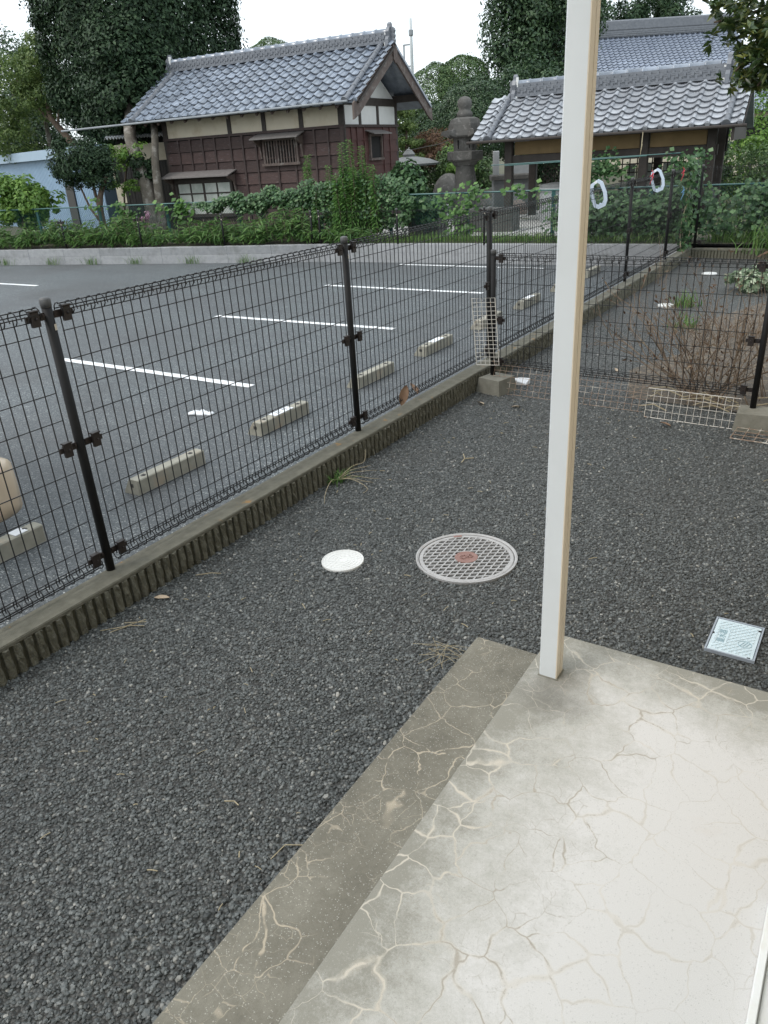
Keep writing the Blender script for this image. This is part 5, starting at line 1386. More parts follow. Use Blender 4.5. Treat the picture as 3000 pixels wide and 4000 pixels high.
tree('broadleaf_tree', 'low dark tree behind the blue shed at the left edge', (-27.6, 19.5, EZ), [(-27.6, 19.5, 0), (-27.6, 19.5, 2.5)],
     [clumps((-27.4, 19.4, 2.2), (1.6, 1.5, 1.7), 12000, 80, .45, 2.2, .6, .2)], 'evergreen', .12)
tree('broadleaf_tree', 'slim bare trunked tree between the blue shed and the tall evergreen', (-23.3, 17.0, EZ), [(-23.2, 17.0, 0), (-23.3, 17.0, 1.6), (-23.5, 17.2, 3.2)],
     [clumps((-23.3, 18.3, 3.2), (1.4, .9, 1.3), 1500, 26, .35)], 'forest', .16, r0=.1, r1=.06)
# dense woodland mass behind the pavilion, built tree by tree
for k, (x, y, z, r, h, n, lab) in enumerate([
    (-13.85, 32.9, 5.4, 1.45, 3.7, 24000, 'tall dark tree on the left of the wood behind the tiled shed'),
    (-12.95, 33.9, 6.4, 1.75, 4.3, 28000, 'tallest dark tree behind the stone lantern and shed ridge'),
    (-18.2, 54.8, 8.4, 3.2, 4.6, 22000, 'dark tree behind the far hall roof, next to the white post'),
    (-14.6, 57.6, 8.6, 2.6, 4.4, 18000, 'dark tree rising behind the middle of the far hall ridge')]):
    tree('woodland_tree', lab, (x, y, EZ), [(x, y, 0), (x + .2, y, 2.6), (x, y + .1, z)], [clumps((x, y, z), (r, r * .9, h), n, int(n / 150), .62, 2.3, .55, .25)], 'forest', .15 if k < 2 else .2, 'barkbrown', group='dense trees behind the shed', r0=.28)
tree('woodland_tree', 'mid green understorey tree left of the tiled shed ridge', (-11.6, 27.6, EZ), [(-11.6, 27.6, 0), (-11.6, 27.6, 2.4)],
     [clumps((-11.6, 27.6, 2.7), (1.9, 1.1, 1.6), 13000, 90, .42, 2.1, .55, .2)], 'forest', .12)
tree('woodland_tree', 'dark understorey tree hidden behind the shed ridge and white post', (-9.9, 29.0, EZ), [(-9.9, 29, 0), (-9.9, 29, 2.4)],
     [clumps((-10.6, 28.6, 1.9), (1.5, 1.1, 1.6), 10000, 80, .5, 2.1, .55, .2)], 'evergreen', .13)
def clipped(label, c, r, n, leaf='topiary', size=.1, cr=.24, e=2.1):
    return tree('clipped_shrub', label, (c[0], c[1], EZ), [(c[0], c[1], 0), (c[0], c[1], c[2])], [shell(c, r, int(n * 2.2), e), clumps(c, tuple(q * .9 for q in r), int(n * .6), 40, cr, e, .7, .2)], leaf, size * .7, r0=.12, r1=.08, cat='clipped shrub')
clipped('large round clipped evergreen just behind the stone lantern', (-12.35, 25.6, 2.35), (1.35, 1.2, 1.3), 8500, 'holly', .105)
clipped('tall domed clipped tree, left one of the pair beyond the lantern', (-16.45, 30.4, 3.0), (1.3, 1.2, 1.7), 7500, 'topiary', .12)
clipped('highest small domed clipped tree beside the dark woodland', (-15.6, 31.2, 4.0), (1.05, 1.0, .95), 5000, 'topiary', .12)
clipped('low clipped mound under the domed trees', (-15.3, 29.2, 2.1), (1.5, 1.2, 1.2), 5500, 'forest', .13)
clipped('domed treetop showing above the middle of the storehouse ridge', (-26.8, 33.0, 5.55), (1.35, 1.3, 1.35), 6500, 'topiary', .11)
clipped('low dark shrub right beside the storehouse gable in the distance', (-18.6, 31.4, 2.4), (1.4, 1.2, 1.5), 5200, 'forest', .14)
tree('maple_tree', 'low reddish brown garden maple left of the stone lantern', (-12.3, 22.6, EZ), [(-12.3, 22.6, 0), (-12.25, 22.6, .8), (-12.2, 22.6, 1.5)],
     [clumps((-12.15, 22.6, 1.62), (1.15, .8, .62), 5200, 70, .22, 2, .5, .3, .6)], 'redmaple', .075, 'barkbrown', r0=.07, r1=.03)
tree('pine_tree', 'pale green layered garden tree at the corner of the storehouse', (-12.9, 21.6, EZ), [(-12.9, 21.6, 0), (-12.8, 21.6, 1), (-12.7, 21.6, 2.2)],
     [clumps((-12.85, 21.6, z), (r, .5, .16), 1500, 30, .16, 2, .5, .3, .6) for z, r in ((1.45, .8), (1.85, .65), (2.3, .5), (2.7, .3))], 'maple', .07, 'barkbrown', r0=.06, r1=.03)
for lab, c, r, n, lf in [('rounded dark green shrub at the foot of the red maple', (-11.75, 20.5, .75), (.6, .5, .5), 3000, 'topiary'),
                     ('glossy green shrub touching the lantern shaft on its left', (-10.75, 20.9, 1.05), (.55, .5, .62), 3200, 'topiary'),
                     ('yellow green shrub peeping beside the lantern platform', (-10.3, 20.4, 1.35), (.42, .4, .42), 1500, 'bright'),
                     ('small two tiered clipped shrub right of the lantern', (-9.95, 21.0, .95), (.38, .35, .36), 1800, 'topiary')]:
    tree('garden_shrub', lab, (c[0], c[1], EZ), [(c[0], c[1], 0), (c[0], c[1], c[2])], [clumps(c, r, n, int(n / 30), .16, 2, .7, .15)], lf, .085, r0=.05, r1=.02, cat='shrub', group='garden shrubs round the lantern')
tree('garden_shrub', 'round clipped bush on a crooked trunk in front of the blue shed', (-16.25, 12.85, EZ),
     [(-16.2, 12.85, -.1), (-16.3, 12.9, .7), (-16.2, 12.95, 1.15), (-16.05, 13.1, 1.5)],
     [clumps((-16.72, 12.95, 1.83), (.70, .60, .48), 11500, 130, .17, 2.3, .78, .12), clumps((-16.1, 13.05, 1.6), (.3, .3, .34), 2000, 24, .16)],
     'evergreen', .068, 'barkbrown', [([(-16.35, 12.85, .55), (-16.6, 12.85, .85), (-16.85, 12.9, 1.3)], .035, .02), ([(-16.2, 12.85, .2), (-16.4, 12.95, .9), (-16.5, 13.0, 1.5)], .05, .03)], r0=.095, r1=.05, cat='shrub')
tree('garden_shrub', 'loose light green arching shrub between the round bush and the garage', (-17.2, 14.3, EZ), [(-17.2, 14.3, 0), (-17.0, 14.3, 1), (-16.7, 14.4, 1.9)],
     [clumps((-16.5, 14.1, 1.9), (.75, .4, .38), 900, 22, .16, 2, .4, .4, .5), clumps((-16.3, 13.9, 1.2), (.55, .35, .22), 380, 14, .13, 2, .4, .4, .5)], 'bright', .085, 'barkbrown', r0=.035, r1=.015, cat='shrub')
tree('garden_shrub', 'big leaved bright green shrub at the left edge over the teal fence', (-18.5, 12.15, EZ), [(-18.5, 12.2, 0), (-18.4, 12.2, .8)],
     [clumps((-18.55, 12.3, 1.0), (.95, .5, .62), 4200, 70, .2, 2, .5, .3), clumps((-17.8, 12.45, 1.0), (.5, .3, .42), 1100, 22, .16, 2, .5, .3)], 'bright', .12, 'barkbrown', r0=.05, r1=.03, cat='shrub', aspect=.5)
# hedges at the right
tree('garden_shrub', 'bright green upright hedge shrub behind the right end of the shed', (-3.3, 22.9, EZ), [(-3.3, 22.9, 0), (-3.3, 22.9, 1.2)],
     [clumps((-3.2, 22.9, 1.2), (1.1, .7, 1.3), 7000, 120, .24, 2.4, .6, .2)], 'bright', .095, r0=.06, cat='shrub')
tree('garden_shrub', 'low rounded green hedge mound at the right edge behind the vines', (-2.6, 20.4, EZ), [(-2.6, 20.4, 0), (-2.6, 20.4, .8)],
     [clumps((-2.6, 20.4, .75), (1.3, .7, .55), 5500, 110, .2, 2.4, .75, .15)], 'topiary', .08, r0=.06, cat='shrub')
tree('garden_shrub', 'shaded green shrub below the shed eave at the right', (-3.9, 20.5, EZ), [(-3.9, 20.5, 0), (-3.9, 20.5, .8)],
     [clumps((-3.95, 20.6, 1.0), (.6, .5, .8), 2600, 60, .2, 2.2, .6, .2)], 'forest', .09, r0=.06, cat='shrub')
# big-leaved evergreen reaching into the frame at the top right
def loquat():
    base = (-.2, 13.9, EZ); t = thing('broadleaf_evergreen', 'glossy big leaved evergreen branch hanging in from the top right corner', 'tree', base)
    B = np.array(base); loc = lambda pts: [tuple(np.array(p) - B) for p in pts]
    limb(t, 'trunk', loc([(-.2, 13.9, 0), (-.25, 13.7, 1.5), (-.5, 13.4, 2.7), (-.6, 13.2, 4.2)]), .13, .06, M['barkbrown'])
    tips = []
    for pts in ([(-.5, 13.4, 2.7), (-1.2, 13.0, 2.9), (-1.9, 12.7, 2.6), (-2.15, 12.5, 2.35)], [(-.55, 13.3, 3.2), (-1.3, 12.9, 3.2), (-2.1, 12.6, 3.0), (-2.5, 12.5, 2.95)],
                [(-.5, 13.4, 2.7), (-1.1, 12.9, 2.6), (-1.7, 12.6, 2.3), (-1.85, 12.5, 2.15)], [(-.6, 13.2, 3.6), (-1.3, 12.8, 3.5), (-1.9, 12.6, 3.25)]):
        limb(t, 'limb', loc(pts), .035, .012, M['barkbrown'])
    cs = np.concatenate([np.array([-1.75, 12.6, 2.85]) + rng.normal(size=(150, 3)) * np.array([.30, .24, .30]),
                         np.array([-1.85, 12.55, 2.45]) + rng.normal(size=(75, 3)) * np.array([.19, .2, .20]),
                         np.array([-2.3, 12.5, 3.08]) + rng.normal(size=(26, 3)) * np.array([.17, .15, .10]),
                         np.array([-1.0, 13.0, 3.0]) + rng.normal(size=(60, 3)) * np.array([.4, .3, .5])])
    P = []; Nn = []; T = []
    for c in cs:
        ax = unit(rng.normal(size=(1, 3)) + np.array([[-.3, -.25, -.1]]))[0]; m_ = rng.integers(6, 11)
        for k in range(m_):
            a = 2.4 * k; e1 = unit(np.cross(ax, [0.1, .2, 1])[None])[0]; e2 = np.cross(ax, e1)
            d = unit((ax * .55 + e1 * math.cos(a) + e2 * math.sin(a) + np.array([0, 0, -.15]))[None])[0]
            P.append(c + d * .062); T.append(d); Nn.append(unit((ax * .8 - d * .4 + np.array([0, 0, .5]) + rng.normal(size=3) * .2)[None])[0])
    P = np.array(P) - B; n = len(P)
    link('crown', leaf_mesh('crown', P, np.array(Nn), .125 + .05 * rng.random(n), .40, LF['loquat'], np.array(T), .07, .12), t)
loquat()

# ================================================================== PLANTS
def fence_y(x): return 13.45 + (x + 10.1) * .181 if x < -10.1 else 13.46 + (x + 10.05) * .037
def wall_y(x): return float(np.interp(x, [p[0] for p in RW], [p[1] for p in RW]))
def bamboo(name, label, cells, group=None):
    """stems with fans of narrow arching leaves; cells = (x, y, height, leaves)"""
    P = []; Nn = []; T = []; sz = []
    st = MB()
    for x, y, h, k in cells:
        lean = rng.normal(size=2) * .15
        st.tube([(x, y, EZ), (x + lean[0] * h, y + lean[1] * h - .04, EZ + h)], .0035, 3, False)
        for q in range(k):
            f = .35 + .65 * rng.random(); a = rng.random() * 2 * PI
            d = np.array([math.cos(a), math.sin(a) - .25, .35 - .7 * rng.random()]); d /= np.linalg.norm(d)
            s = .12 + .11 * rng.random()
            P.append((x + lean[0] * h * f + d[0] * s * .5, y + lean[1] * h * f - .04 * f + d[1] * s * .5, EZ + h * f + d[2] * s * .5))
            T.append(d); Nn.append((rng.normal() * .3, -.25 + rng.normal() * .3, 1)); sz.append(s)
    me = leaf_mesh(name, np.array(P), np.array(Nn), np.array(sz), .16, LF['bamboo'], np.array(T), .03, .16)
    o = link(name, me); tag(o, label, None, group, 'stuff'); st.obj('stem', M['twigs'], o); return o
cells = []
for _ in range(1150):
    x = rng.uniform(-19.5, -10.0); d = rng.uniform(.16, .75) if x < -9.5 else rng.uniform(.16, .5)
    den = .5 + .5 * math.sin(x * 2.1 + 1.2) * math.sin(x * .83 + .4)
    if rng.random() > .35 + .65 * den: continue
    cells.append((x, wall_y(x) + d, (.17 + .30 * rng.random()) * (1.25 if d > .4 else .9) * (.7 + .55 * den), 13))
for _ in range(90):
    x = rng.uniform(-10, -8.6); cells.append((x, wall_y(x) + rng.uniform(.12, .45), .12 + .16 * rng.random(), 9))
bamboo('bamboo_grass', 'thick bamboo grass spilling over the left part of the pale retaining wall', cells)
# grasses along the rest of the wall and behind the fence
V, F, A = blades(2600, lambda i: (lambda x: (x, wall_y(x) + .12 + .55 * rng.random(), EZ))(rng.uniform(-9.6, -2.8)), .17, .010)
o = link('wild_grass', blade_mesh('wild_grass', V, F, A, LF['grass'])); tag(o, 'wild grass between the low black fence and the teal fence', kind='stuff')
V, F, A = blades(2600, lambda i: (rng.uniform(-2.4, 2.2), 13.25 + .8 * rng.random() ** 1.5, EZ), .2, .010)
o = link('wild_grass', blade_mesh('wild_grass', V, F, A, LF['grass'])); tag(o, 'wild grass behind the far end wall of the yard', kind='stuff')
def lawn(i):
    while True:
        x, y = rng.uniform(-16, 2), rng.uniform(14.2, 24)
        if not (-10.3 < x < -3.8 and y < 18.4) and not (-13.6 < x < -3.5 and 18.2 < y < 19.8): return (x, y, EZ)
V, F, A = blades(9000, lawn, .12, .016)
o = link('lawn_tufts', blade_mesh('lawn_tufts', V, F, A, LF['grass'])); tag(o, 'rough lawn of the garden beyond the fences', kind='stuff')
def weeds(label, n, fn, h, wd, cat='weed', leaf='grass', lean=.6, group=None):
    base = fn(0)
    V, F, A = blades(n, fn, h, wd, lean)
    o = link('grass_tuft', blade_mesh('grass_tuft', V, F, A, LF[leaf])); tag(o, label, cat, group); return o
gt = 'weeds at the foot of the pale wall'
for x, lab in ((-17.6, 'weed tuft at the foot of the pale wall by the left edge'), (-16.2, 'weed tuft at the pale wall foot, second from the left edge'), (-15.1, 'weed tuft at the pale wall foot below the garage'), (-13.9, 'weed tuft at the pale wall foot left of the lower window'),
               (-12.5, 'weed tuft at the pale wall foot below the lower window'), (-11.2, 'low weed tuft at the pale wall foot nearest the bend')):
    weeds(lab, 45, lambda i, x=x: (x + rng.normal() * .16, wall_y(x) - .03 - .04 * rng.random(), LZ), .2, .008, group=gt)
weeds('tall grass clump at the far right corner of the yard', 420, lambda i: (-1.0 + rng.normal() * .32, 12.9 + rng.normal() * .10, GZ + .1), .52, .016, 'grass clump', 'grass', .8)
weeds('green weed beside the nearer small drain cap', 60, lambda i: (-1.78 + rng.normal() * .07, 9.1 + rng.normal() * .07, GZ), .17, .012)
weeds('green weed at the foot of the block wall beyond the mesh panel', 26, lambda i: (-2.5 + rng.normal() * .03, 7.4 + rng.normal() * .06, GZ), .12, .010)
weeds('low green weed on the soil between drain caps and dry stems', 40, lambda i: (-1.55 + rng.normal() * .09, 8.0 + rng.normal() * .09, GZ), .14, .012)

# the weed at the foot of the wall: green heart and long dry runners
def wall_weed():
    t = thing('wall_weed', 'sprawling weed with dry straw runners at the foot of the block wall', 'weed', (-2.51, 3.30, GZ)); t.scale = (.85, .85, .8)
    V, F, A = blades(60, lambda i: (rng.normal() * .035, rng.normal() * .045, 0), .10, .007, 1.0)
    link('leaves', blade_mesh('leaves', V, F, A, LF['grass']), t)
    for pts in ([(0, 0, .02), (.02, -.10, .06), (.06, -.22, .04), (.10, -.30, .012), (.13, -.34, .006)], [(0, 0, .02), (.10, .0, .05), (.20, .0, .03), (.27, -.03, .012), (.27, -.09, .006)],
                [(0, 0, .02), (.06, .06, .06), (.12, .16, .05), (.17, .25, .03)], [(0, 0, .02), (.09, .05, .05), (.19, .12, .02), (.24, .17, .008)],
                [(0, 0, .03), (.03, .14, .08), (.06, .25, .08), (.03, .32, .15)], [(0, 0, .02), (.08, .03, .04), (.17, .07, .015), (.24, .09, .008)], [(0, 0, .03), (.05, .1, .07), (.09, .2, .06), (.1, .27, .05)]):
        limb(t, 'runner', pts, .0032, .0015, M['straw'], 4)
wall_weed()
def ivy_mass():
    P = []; Nn = []
    def patch(n, fx, fz, out):
        for _ in range(n):
            x = fx(); z = fz(x)
            if z is None: continue
            y = fence_y(x) - abs(rng.normal()) * out; P.append((x, y, z)); Nn.append((rng.normal() * .35, -.75, .75 + rng.normal() * .3))
    top = lambda x: np.interp(x, [-12.9, -12.2, -11.4, -10.8, -10.2, -9.6, -8.9, -8.2, -7.8], [.80, .95, 1.02, 1.06, 1.12, 1.22, 1.28, 1.15, .9])
    bot = lambda x: np.interp(x, [-12.9, -12.2, -11.6, -11.2, -10.6, -10.2, -9.6, -8.8, -8.0, -7.8], [.78, .70, .58, .72, .62, .45, .18, .08, .25, .6])
    lump = lambda x: .06 * math.sin(x * 5.1) + .05 * math.sin(x * 11.3 + 1)
    def fz(x):
        a, b_ = bot(x) + lump(x), top(x) + lump(x * 1.3)
        return a + (b_ - a) * rng.random() ** .8
    patch(9500, lambda: rng.uniform(-12.9, -7.8), fz, .14)
    # hanging strands
    for x0 in (-11.9, -11.35, -10.9, -10.4, -9.3):
        for k in range(60): P.append((x0 + rng.normal() * .06, fence_y(x0) - .05 - .05 * rng.random(), rng.uniform(.3, .8))); Nn.append((rng.normal() * .3, -.9, .5))
    o = link('ivy', leaf_mesh('ivy', np.array(P), np.array(Nn), .042 + .042 * rng.random(len(P)), .85, LF['ivy'], None, .08)); tag(o, 'thick ivy heaped over the teal fence in front of the storehouse', kind='stuff')
ivy_mass()
def goldenrod(label, stems, group='tall goldenrod weeds by the storehouse'):
    x0, y0 = stems[0][:2]; t = thing('goldenrod', label, 'weed', (x0, y0, EZ), 0, group)
    P = []; Nn = []; T = []; sz = []; sb = MB()
    for x, y, h in stems:
        lx, ly = rng.normal(size=2) * .04; sb.tube([(x - x0, y - y0, 0), (x - x0 + lx * .4, y - y0, h * .6), (x - x0 + lx, y - y0 + ly, h)], [.008, .006, .003], 4, False)
        m_ = int(h * 95)
        for k in range(m_):
            f = .15 + .85 * (k / m_); a = k * 2.4 + rng.normal() * .2; up = -.25 + 1.1 * max(0, f - .55)
            d = np.array([math.cos(a), math.sin(a), up]); d /= np.linalg.norm(d); s = .15 * (1.15 - .5 * f) * (.8 + .4 * rng.random())
            P.append((x - x0 + lx * f + d[0] * s * .5, y - y0 + ly * f + d[1] * s * .5, h * f + d[2] * s * .5)); T.append(d); Nn.append((-d[0] * up, -d[1] * up, 1)); sz.append(s)
    link('leaves', leaf_mesh('leaves', np.array(P), np.array(Nn), np.array(sz), .24, LF['goldenrod'], np.array(T), .03, .2), t); sb.obj('stems', M['twigs'], t)
goldenrod('tall clump of feathery goldenrod stems at the storehouse corner', [(-9.2 + rng.normal() * .30, 13.30 + rng.normal() * .10, (.75 + .75 * rng.random())) for _ in range(40)] + [(-9.05, 13.3, 1.85), (-9.3, 13.3, 1.8), (-8.85, 13.35, 1.72)])
goldenrod('single tall goldenrod spray in front of the upper window', [(-10.42, 13.62, 1.62), (-10.36, 13.6, 1.5), (-10.48, 13.63, 1.4)])
goldenrod('short goldenrod spray hanging in the ivy at the fence', [(-8.95, 13.30, .62)])
tree('garden_shrub', 'leafy shrub with pale backed leaves right of the tall goldenrod', (-8.2, 13.95, EZ), [(-8.2, 13.95, 0), (-8.2, 13.9, .8)],
     [clumps((-8.25, 13.95, .95), (.42, .3, .55), 1700, 50, .17, 2, .5, .3), clumps((-7.75, 13.8, .6), (.35, .25, .3), 600, 20, .15, 2, .5, .3)], 'ivy', .10, 'barkbrown', r0=.03, cat='shrub', aspect=.7)
def vines(name, label, boxes, size, leaf='vine', out=.12):
    P = []; Nn = []
    for x0, x1, z0, z1, n, yo in boxes:
        ncl = max(4, n // 22); cx = rng.uniform(x0, x1, ncl); cz = z0 + (z1 - z0) * rng.random(ncl) ** .8
        for k in range(n):
            i = rng.integers(ncl); x = cx[i] + rng.normal() * .13; z = cz[i] + rng.normal() * .10
            if z < .06: continue
            P.append((x, fence_y(x) + yo - abs(rng.normal()) * out, z)); Nn.append((rng.normal() * .4, -.7, .8 + rng.normal() * .3))
    o = link(name, leaf_mesh(name, np.array(P), np.array(Nn), size * (.6 + .7 * rng.random(len(P))), .9, LF[leaf], None, .08)); tag(o, label, kind='stuff'); return o
vines('vine', 'big leaved vine climbing over the teal fence left of the white porch post', [(-7.25, -6.3, .35, .88, 170, -.02), (-7.0, -6.5, .1, .5, 80, -.05), (-5.9, -4.9, .78, .9, 30, 0)], .10)
vines('vine', 'dense dark vine covering the teal fence right of the white porch post', [(-4.9, -2.6, .10, .66, 4300, .0), (-3.1, -2.7, .5, .85, 400, -.05)], .085, 'ivy', .2)
vines('vine', 'vine thicket behind the far end fence at the right edge', [(-2.0, 1.2, .15, .78, 4200, .1), (-1.3, .6, .6, .88, 600, .0), (-2.5, -2.0, .1, .6, 250, -.1)], .085, 'ivy', .25)
vines('vine', 'sparse heart leaved vine on the teal fence among the bamboo grass', [(-16.2, -14.6, .45, .95, 150, -.05), (-14.2, -13.2, .3, .92, 130, -.06)], .12, 'vine', .05)
vines('vine', 'vine hanging from the beams inside the tiled shed', [(-5.7, -4.6, .95, 1.25, 420, 3.0), (-5.55, -5.3, .4, 1.15, 120, 2.9), (-3.7, -3.2, .5, 1.25, 420, 2.8)], .09, 'ivy', .12)
def vine_column():
    t = thing('climbing_vine', 'thin climbing vine twisted up the mesh fence by the last posts', 'vine', (-2.66, 12.7, 0))
    for k in range(3):
        limb(t, 'stem', [(rng.normal() * .03, rng.normal() * .05 + .1 * k, z) for z in (0, .25, .5, .75, 1.0, 1.15)], .006, .003, M['straw'], 5)
    n = 330; P = np.stack([rng.normal(size=n) * .05 + .02, rng.normal(size=n) * .12 + .1, rng.random(n) * 1.22], 1)
    k = 120; P2 = np.stack([rng.normal(size=k) * .05, .5 + rng.normal(size=k) * .25, 1.1 + rng.normal(size=k) * .08], 1)
    P = np.concatenate([P, P2]); Nn = rng.normal(size=(len(P), 3)) * .5 + np.array([.7, -.3, .5])
    link('leaves', leaf_mesh('leaves', P, Nn, .05 + .05 * rng.random(len(P)), .8, LF['ivy'], None, .08), t)
vine_column()
# pink flowers behind the teal fence
P, Nn = clumps((-15.15, 13.2, .52), (.2, .12, .16), 260, 9, .06)
t = thing('flowering_plant', 'small pink flowering plant seen through the teal fence', 'plant', (-15.15, 13.2, EZ))
link('flowers', leaf_mesh('flowers', P - np.array((-15.15, 13.2, EZ)), Nn, np.full(260, .045), .9, LF['pinkflower']), t)
limb(t, 'stem', [(0, 0, 0), (.02, 0, .3), (0, 0, .5)], .01, .006, M['twigs'], 5)
P, Nn = clumps((-1.15, 10.35, -.02), (.42, .3, .12), 900, 40, .09, 2, .4, .4)
t = thing('garden_shrub', 'low shrub with pale edged leaves on the soil at the right edge', 'shrub', (-1.15, 10.35, GZ))
link('crown', leaf_mesh('crown', P - np.array((-1.15, 10.35, GZ)), Nn, .07 + .03 * rng.random(900), .45, LF['pale']), t)
limb(t, 'trunk', [(0, 0, 0), (.03, 0, .1), (0, 0, .15)], .012, .006, M['twigs'], 5)

# the dead shrub behind the mesh panel
def dry_shrub():
    t = thing('dry_shrub', 'leafless brown shrub of bare upright stems behind the mesh panel', 'shrub', (-.92, 5.66, GZ))
    tipP = []
    b = MB()
    def grow(p, d, L, r, depth):
        m_ = 5; pts = [p]; dd = d.copy()
        for i in range(m_):
            dd = dd + rng.normal(size=3) * .13 + np.array([0, 0, .05]); dd /= np.linalg.norm(dd); pts.append(pts[-1] + dd * L / m_)
        b.tube([tuple(q) for q in pts], [r * (1 - .6 * i / m_) for i in range(m_ + 1)], 5 if depth == 0 else 4, False)
        for q in pts[2:]:
            if rng.random() < .3: tipP.append(q + rng.normal(size=3) * .012)
        if depth < 2:
            for i in range(1, m_ + 1):
                if rng.random() < (.85 if depth == 0 else .5):
                    s = dd + rng.normal(size=3) * .6 + np.array([0, 0, .3]); s /= np.linalg.norm(s); grow(pts[i], s, L * (.28 + .28 * rng.random()), r * .5, depth + 1)
    objs = 0
    for k in range(24):
        a = rng.normal() * .55; fan = rng.normal() * .42
        base = np.array([rng.normal() * .16, rng.normal() * .07, 0.0]); d = np.array([fan, rng.normal() * .12, 1.0]); d /= np.linalg.norm(d)
        grow(base, d,   .42 + .38 * rng.random(), .0048 + .004 * rng.random(), 0)
    for d in ((-.95, -.1, .62), (-.8, .0, .55), (-.9, .12, .4), (.7, .05, .6), (.8, -.05, .45)):
        d = np.array(d); grow(np.array([0, 0, .02]), d / np.linalg.norm(d), .75, .008, 0)
    b.obj('stems', M['twigs'], t)
    P = np.array(tipP); n = len(P)
    link('dead_leaves', leaf_mesh('dead_leaves', P, rdir(n), .018 + .03 * rng.random(n), .4, LF['dry'], None, .1), t)
    sb = MB()
    for _ in range(16):
        x, y = rng.normal() * .25 - .05, rng.normal() * .10 - .12; a = rng.normal() * .5; L = .05 + .13 * rng.random(); z = .015 + .05 * rng.random()
        sb.tube([(x - math.cos(a) * L, y - math.sin(a) * L * .4, z), (x, y, z + .03), (x + math.cos(a) * L, y + math.sin(a) * L * .4, z)], .0045, 4)
    sb.obj('cut_stems', M['straw'], t)
dry_shrub()
def bare_stems(label, x, y, n, h, sp):
    t = thing('withered_plant', label, 'dry plant', (x, y, GZ)); b = MB()
    for _ in range(n):
        a, c = rng.normal(size=2) * sp; hh = h * (.5 + .7 * rng.random())
        b.tube([(a, c * .6, 0), (a * 1.4, c * .7, hh * .5), (a * 1.7 + rng.normal() * .04, c * .8, hh)], [.004, .003, .0015], 4, False)
    b.obj('stems', M['twigs'], t)
bare_stems('scattered dry stems on the soil right of the drain caps', -.95, 7.6, 70, .34, .34)
bare_stems('dry straw stems right of the mesh panel post', -.35, 5.9, 26, .7, .16)
bare_stems('dry twigs standing by the far fence posts', -2.45, 10.6, 5, .55, .05)

# ================================================================== LITTER
def dead_leaf(label, loc, size, rot, m='deadleaf', asp=.45):
    b = MB(); k = 7; vs = []
    for i in range(k + 1):
        t_ = i / k; wv = asp * .5 * math.sin(PI * min(1, t_ * 1.02)) ** .7 + .004; z = .12 * math.sin(PI * t_)
        vs += [(-wv * size, (t_ - .5) * size, (z + .12) * size * .6), (0, (t_ - .5) * size, z * size * .3), (wv * size, (t_ - .5) * size, (z + .1) * size * .6)]
    b.add(vs, [(3 * i, 3 * i + 1, 3 * i + 4, 3 * i + 3) for i in range(k)] + [(3 * i + 1, 3 * i + 2, 3 * i + 5, 3 * i + 4) for i in range(k)])
    o = tag(b.obj('dead_leaf', M[m], None, True), label, 'leaf', 'dead leaves lying about'); o.location = loc; o.rotation_euler = rot; return o
dead_leaf('curled brown leaf caught upright in the bottom loops of the mesh fence', (-2.645, 4.32, .085), .15, (R_(75), .3, .5), 'deadleaf', .42)
dead_leaf('brown leaf wedged flat behind the bottom fence loops', (-2.70, 4.55, .06), .12, (.5, .4, 1.2), 'deadleaf', .6)
dead_leaf('pale split leaf at the foot of the ribbed wall near the first post', (-2.47, 1.86, GZ + .006), .075, (0, .2, R_(-62)), 'paleleaf', .3)
dead_leaf('pale curled leaf on the gravel below the left footing', (-2.38, 5.0, GZ + .006), .08, (0, .3, 1.1), 'paleleaf', .5)
dead_leaf('brownish leaf on the gravel right of the left footing', (-2.10, 5.02, GZ + .006), .07, (0, .2, 2.2), 'paleleaf', .5)
dead_leaf('brown leaf on the edge of the long white wire grid', (-1.02, 5.0, GZ + .02), .08, (.2, .2, 1.4), 'deadleaf', .6)
dead_leaf('small pale leaf lying beyond the mesh panel right of the post', (-1.72, 6.25, GZ + .006), .07, (.2, .4, .4), 'paleleaf', .5)
dead_leaf('dry leaf among the stems by the farther drain cap', (-1.75, 11.4, GZ + .006), .1, (.1, .2, .4), 'paleleaf', .5)
def twig(label, loc, rz, pts_list, r=.0028, m='straw'):
    b = MB()
    for pts in pts_list: b.tube([(*p, r * 1.2) if len(p) == 2 else p for p in pts], r, 4)
    o = tag(b.obj('twig', M[m]), label, 'twig', 'twigs and straws on the gravel'); o.location = loc; o.rotation_euler = (0, 0, rz); return o
Y_ = [[(-.06, .05), (0, 0), (.03, -.06)], [(.035, .045), (0, 0)]]
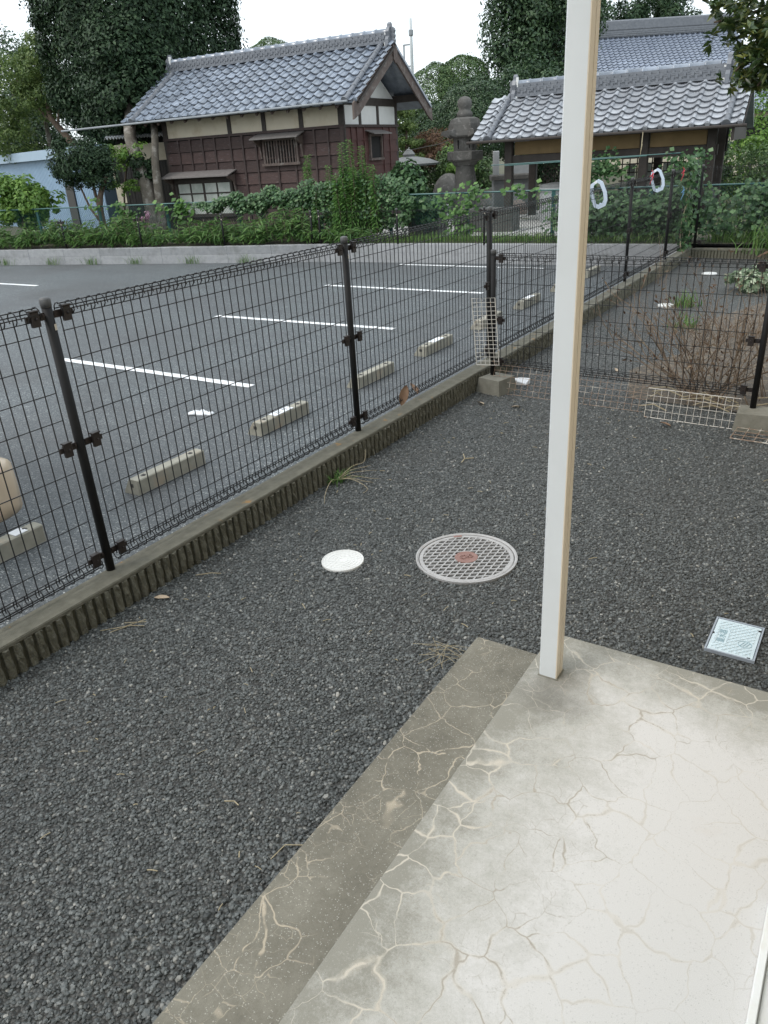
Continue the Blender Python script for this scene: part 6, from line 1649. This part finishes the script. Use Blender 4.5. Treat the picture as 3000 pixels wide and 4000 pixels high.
twig('forked pale twig lying on the gravel between fence and mesh panel', (-1.98, 3.93, GZ + .006), -.3, Y_, .0034)
twig('bent straw at the wall foot right of the first fence post', (-2.42, 2.12, GZ + .006), .6, [[(-.07, 0), (0, .012), (.05, .0)]], .002)
twig('long thin straws at the wall foot near the left edge', (-2.44, 1.62, GZ + .006), .9, [[(-.1, .01), (0, 0), (.09, .02)], [(-.06, -.02), (.02, .0), (.08, -.03)], [(.0, .03), (.09, .0)]], .0016)
twig('small straw on the dark gravel left of the porch step', (-1.36, 1.12, GZ + .008), .3, [[(-.03, 0), (0, .006), (.02, -.006)]], .002)
twig('pair of curled straws against the edge of the porch step', (-1.10, 1.06, GZ + .008), 1.0, [[(-.05, 0, .004), (0, .02, .012), (.05, .0, .004)], [(-.01, -.03, .004), (.04, -.04, .01), (.08, -.02, .004)]], .0016)
tw = []
for k in range(12):
    a = rng.normal() * .6 + .2; L = .07 + .07 * rng.random(); x, y = rng.normal() * .03, rng.normal() * .03
    tw.append([(x - L * math.cos(a), y - L * math.sin(a), .004 + .01 * rng.random()), (x, y, .02 + .03 * rng.random()), (x + L * math.cos(a), y + L * math.sin(a), .004 + .01 * rng.random())])
twig('tangle of dry root hairs at the far corner of the porch step', (-1.13, 2.08, GZ + .004), 0, tw, .0008)

b = MB()
for i in range(150):
    x = rng.uniform(-2.45, -1.12); y = rng.uniform(.7, 5.2)
    if i > 105: x = rng.uniform(-2.5, .05); y = rng.uniform(2.3, 5.2)
    if math.hypot(x + 1.41, y - 2.8) < .27 or math.hypot(x + 1.93, y - 2.51) < .13: continue
    a = rng.random() * PI; L = .006 + .016 * rng.random() ** 2; r = .0009 + .0012 * rng.random(); z = GZ + .008 + .004 * rng.random()
    b.tube([(x - L * math.cos(a), y - L * math.sin(a), z), (x, y, z + .002), (x + L * math.cos(a), y + L * math.sin(a), z - .001)], r, 4)
o = b.obj('straw_bits', M['straw']); tag(o, 'tiny straw bits scattered over the dark gravel', kind='stuff')
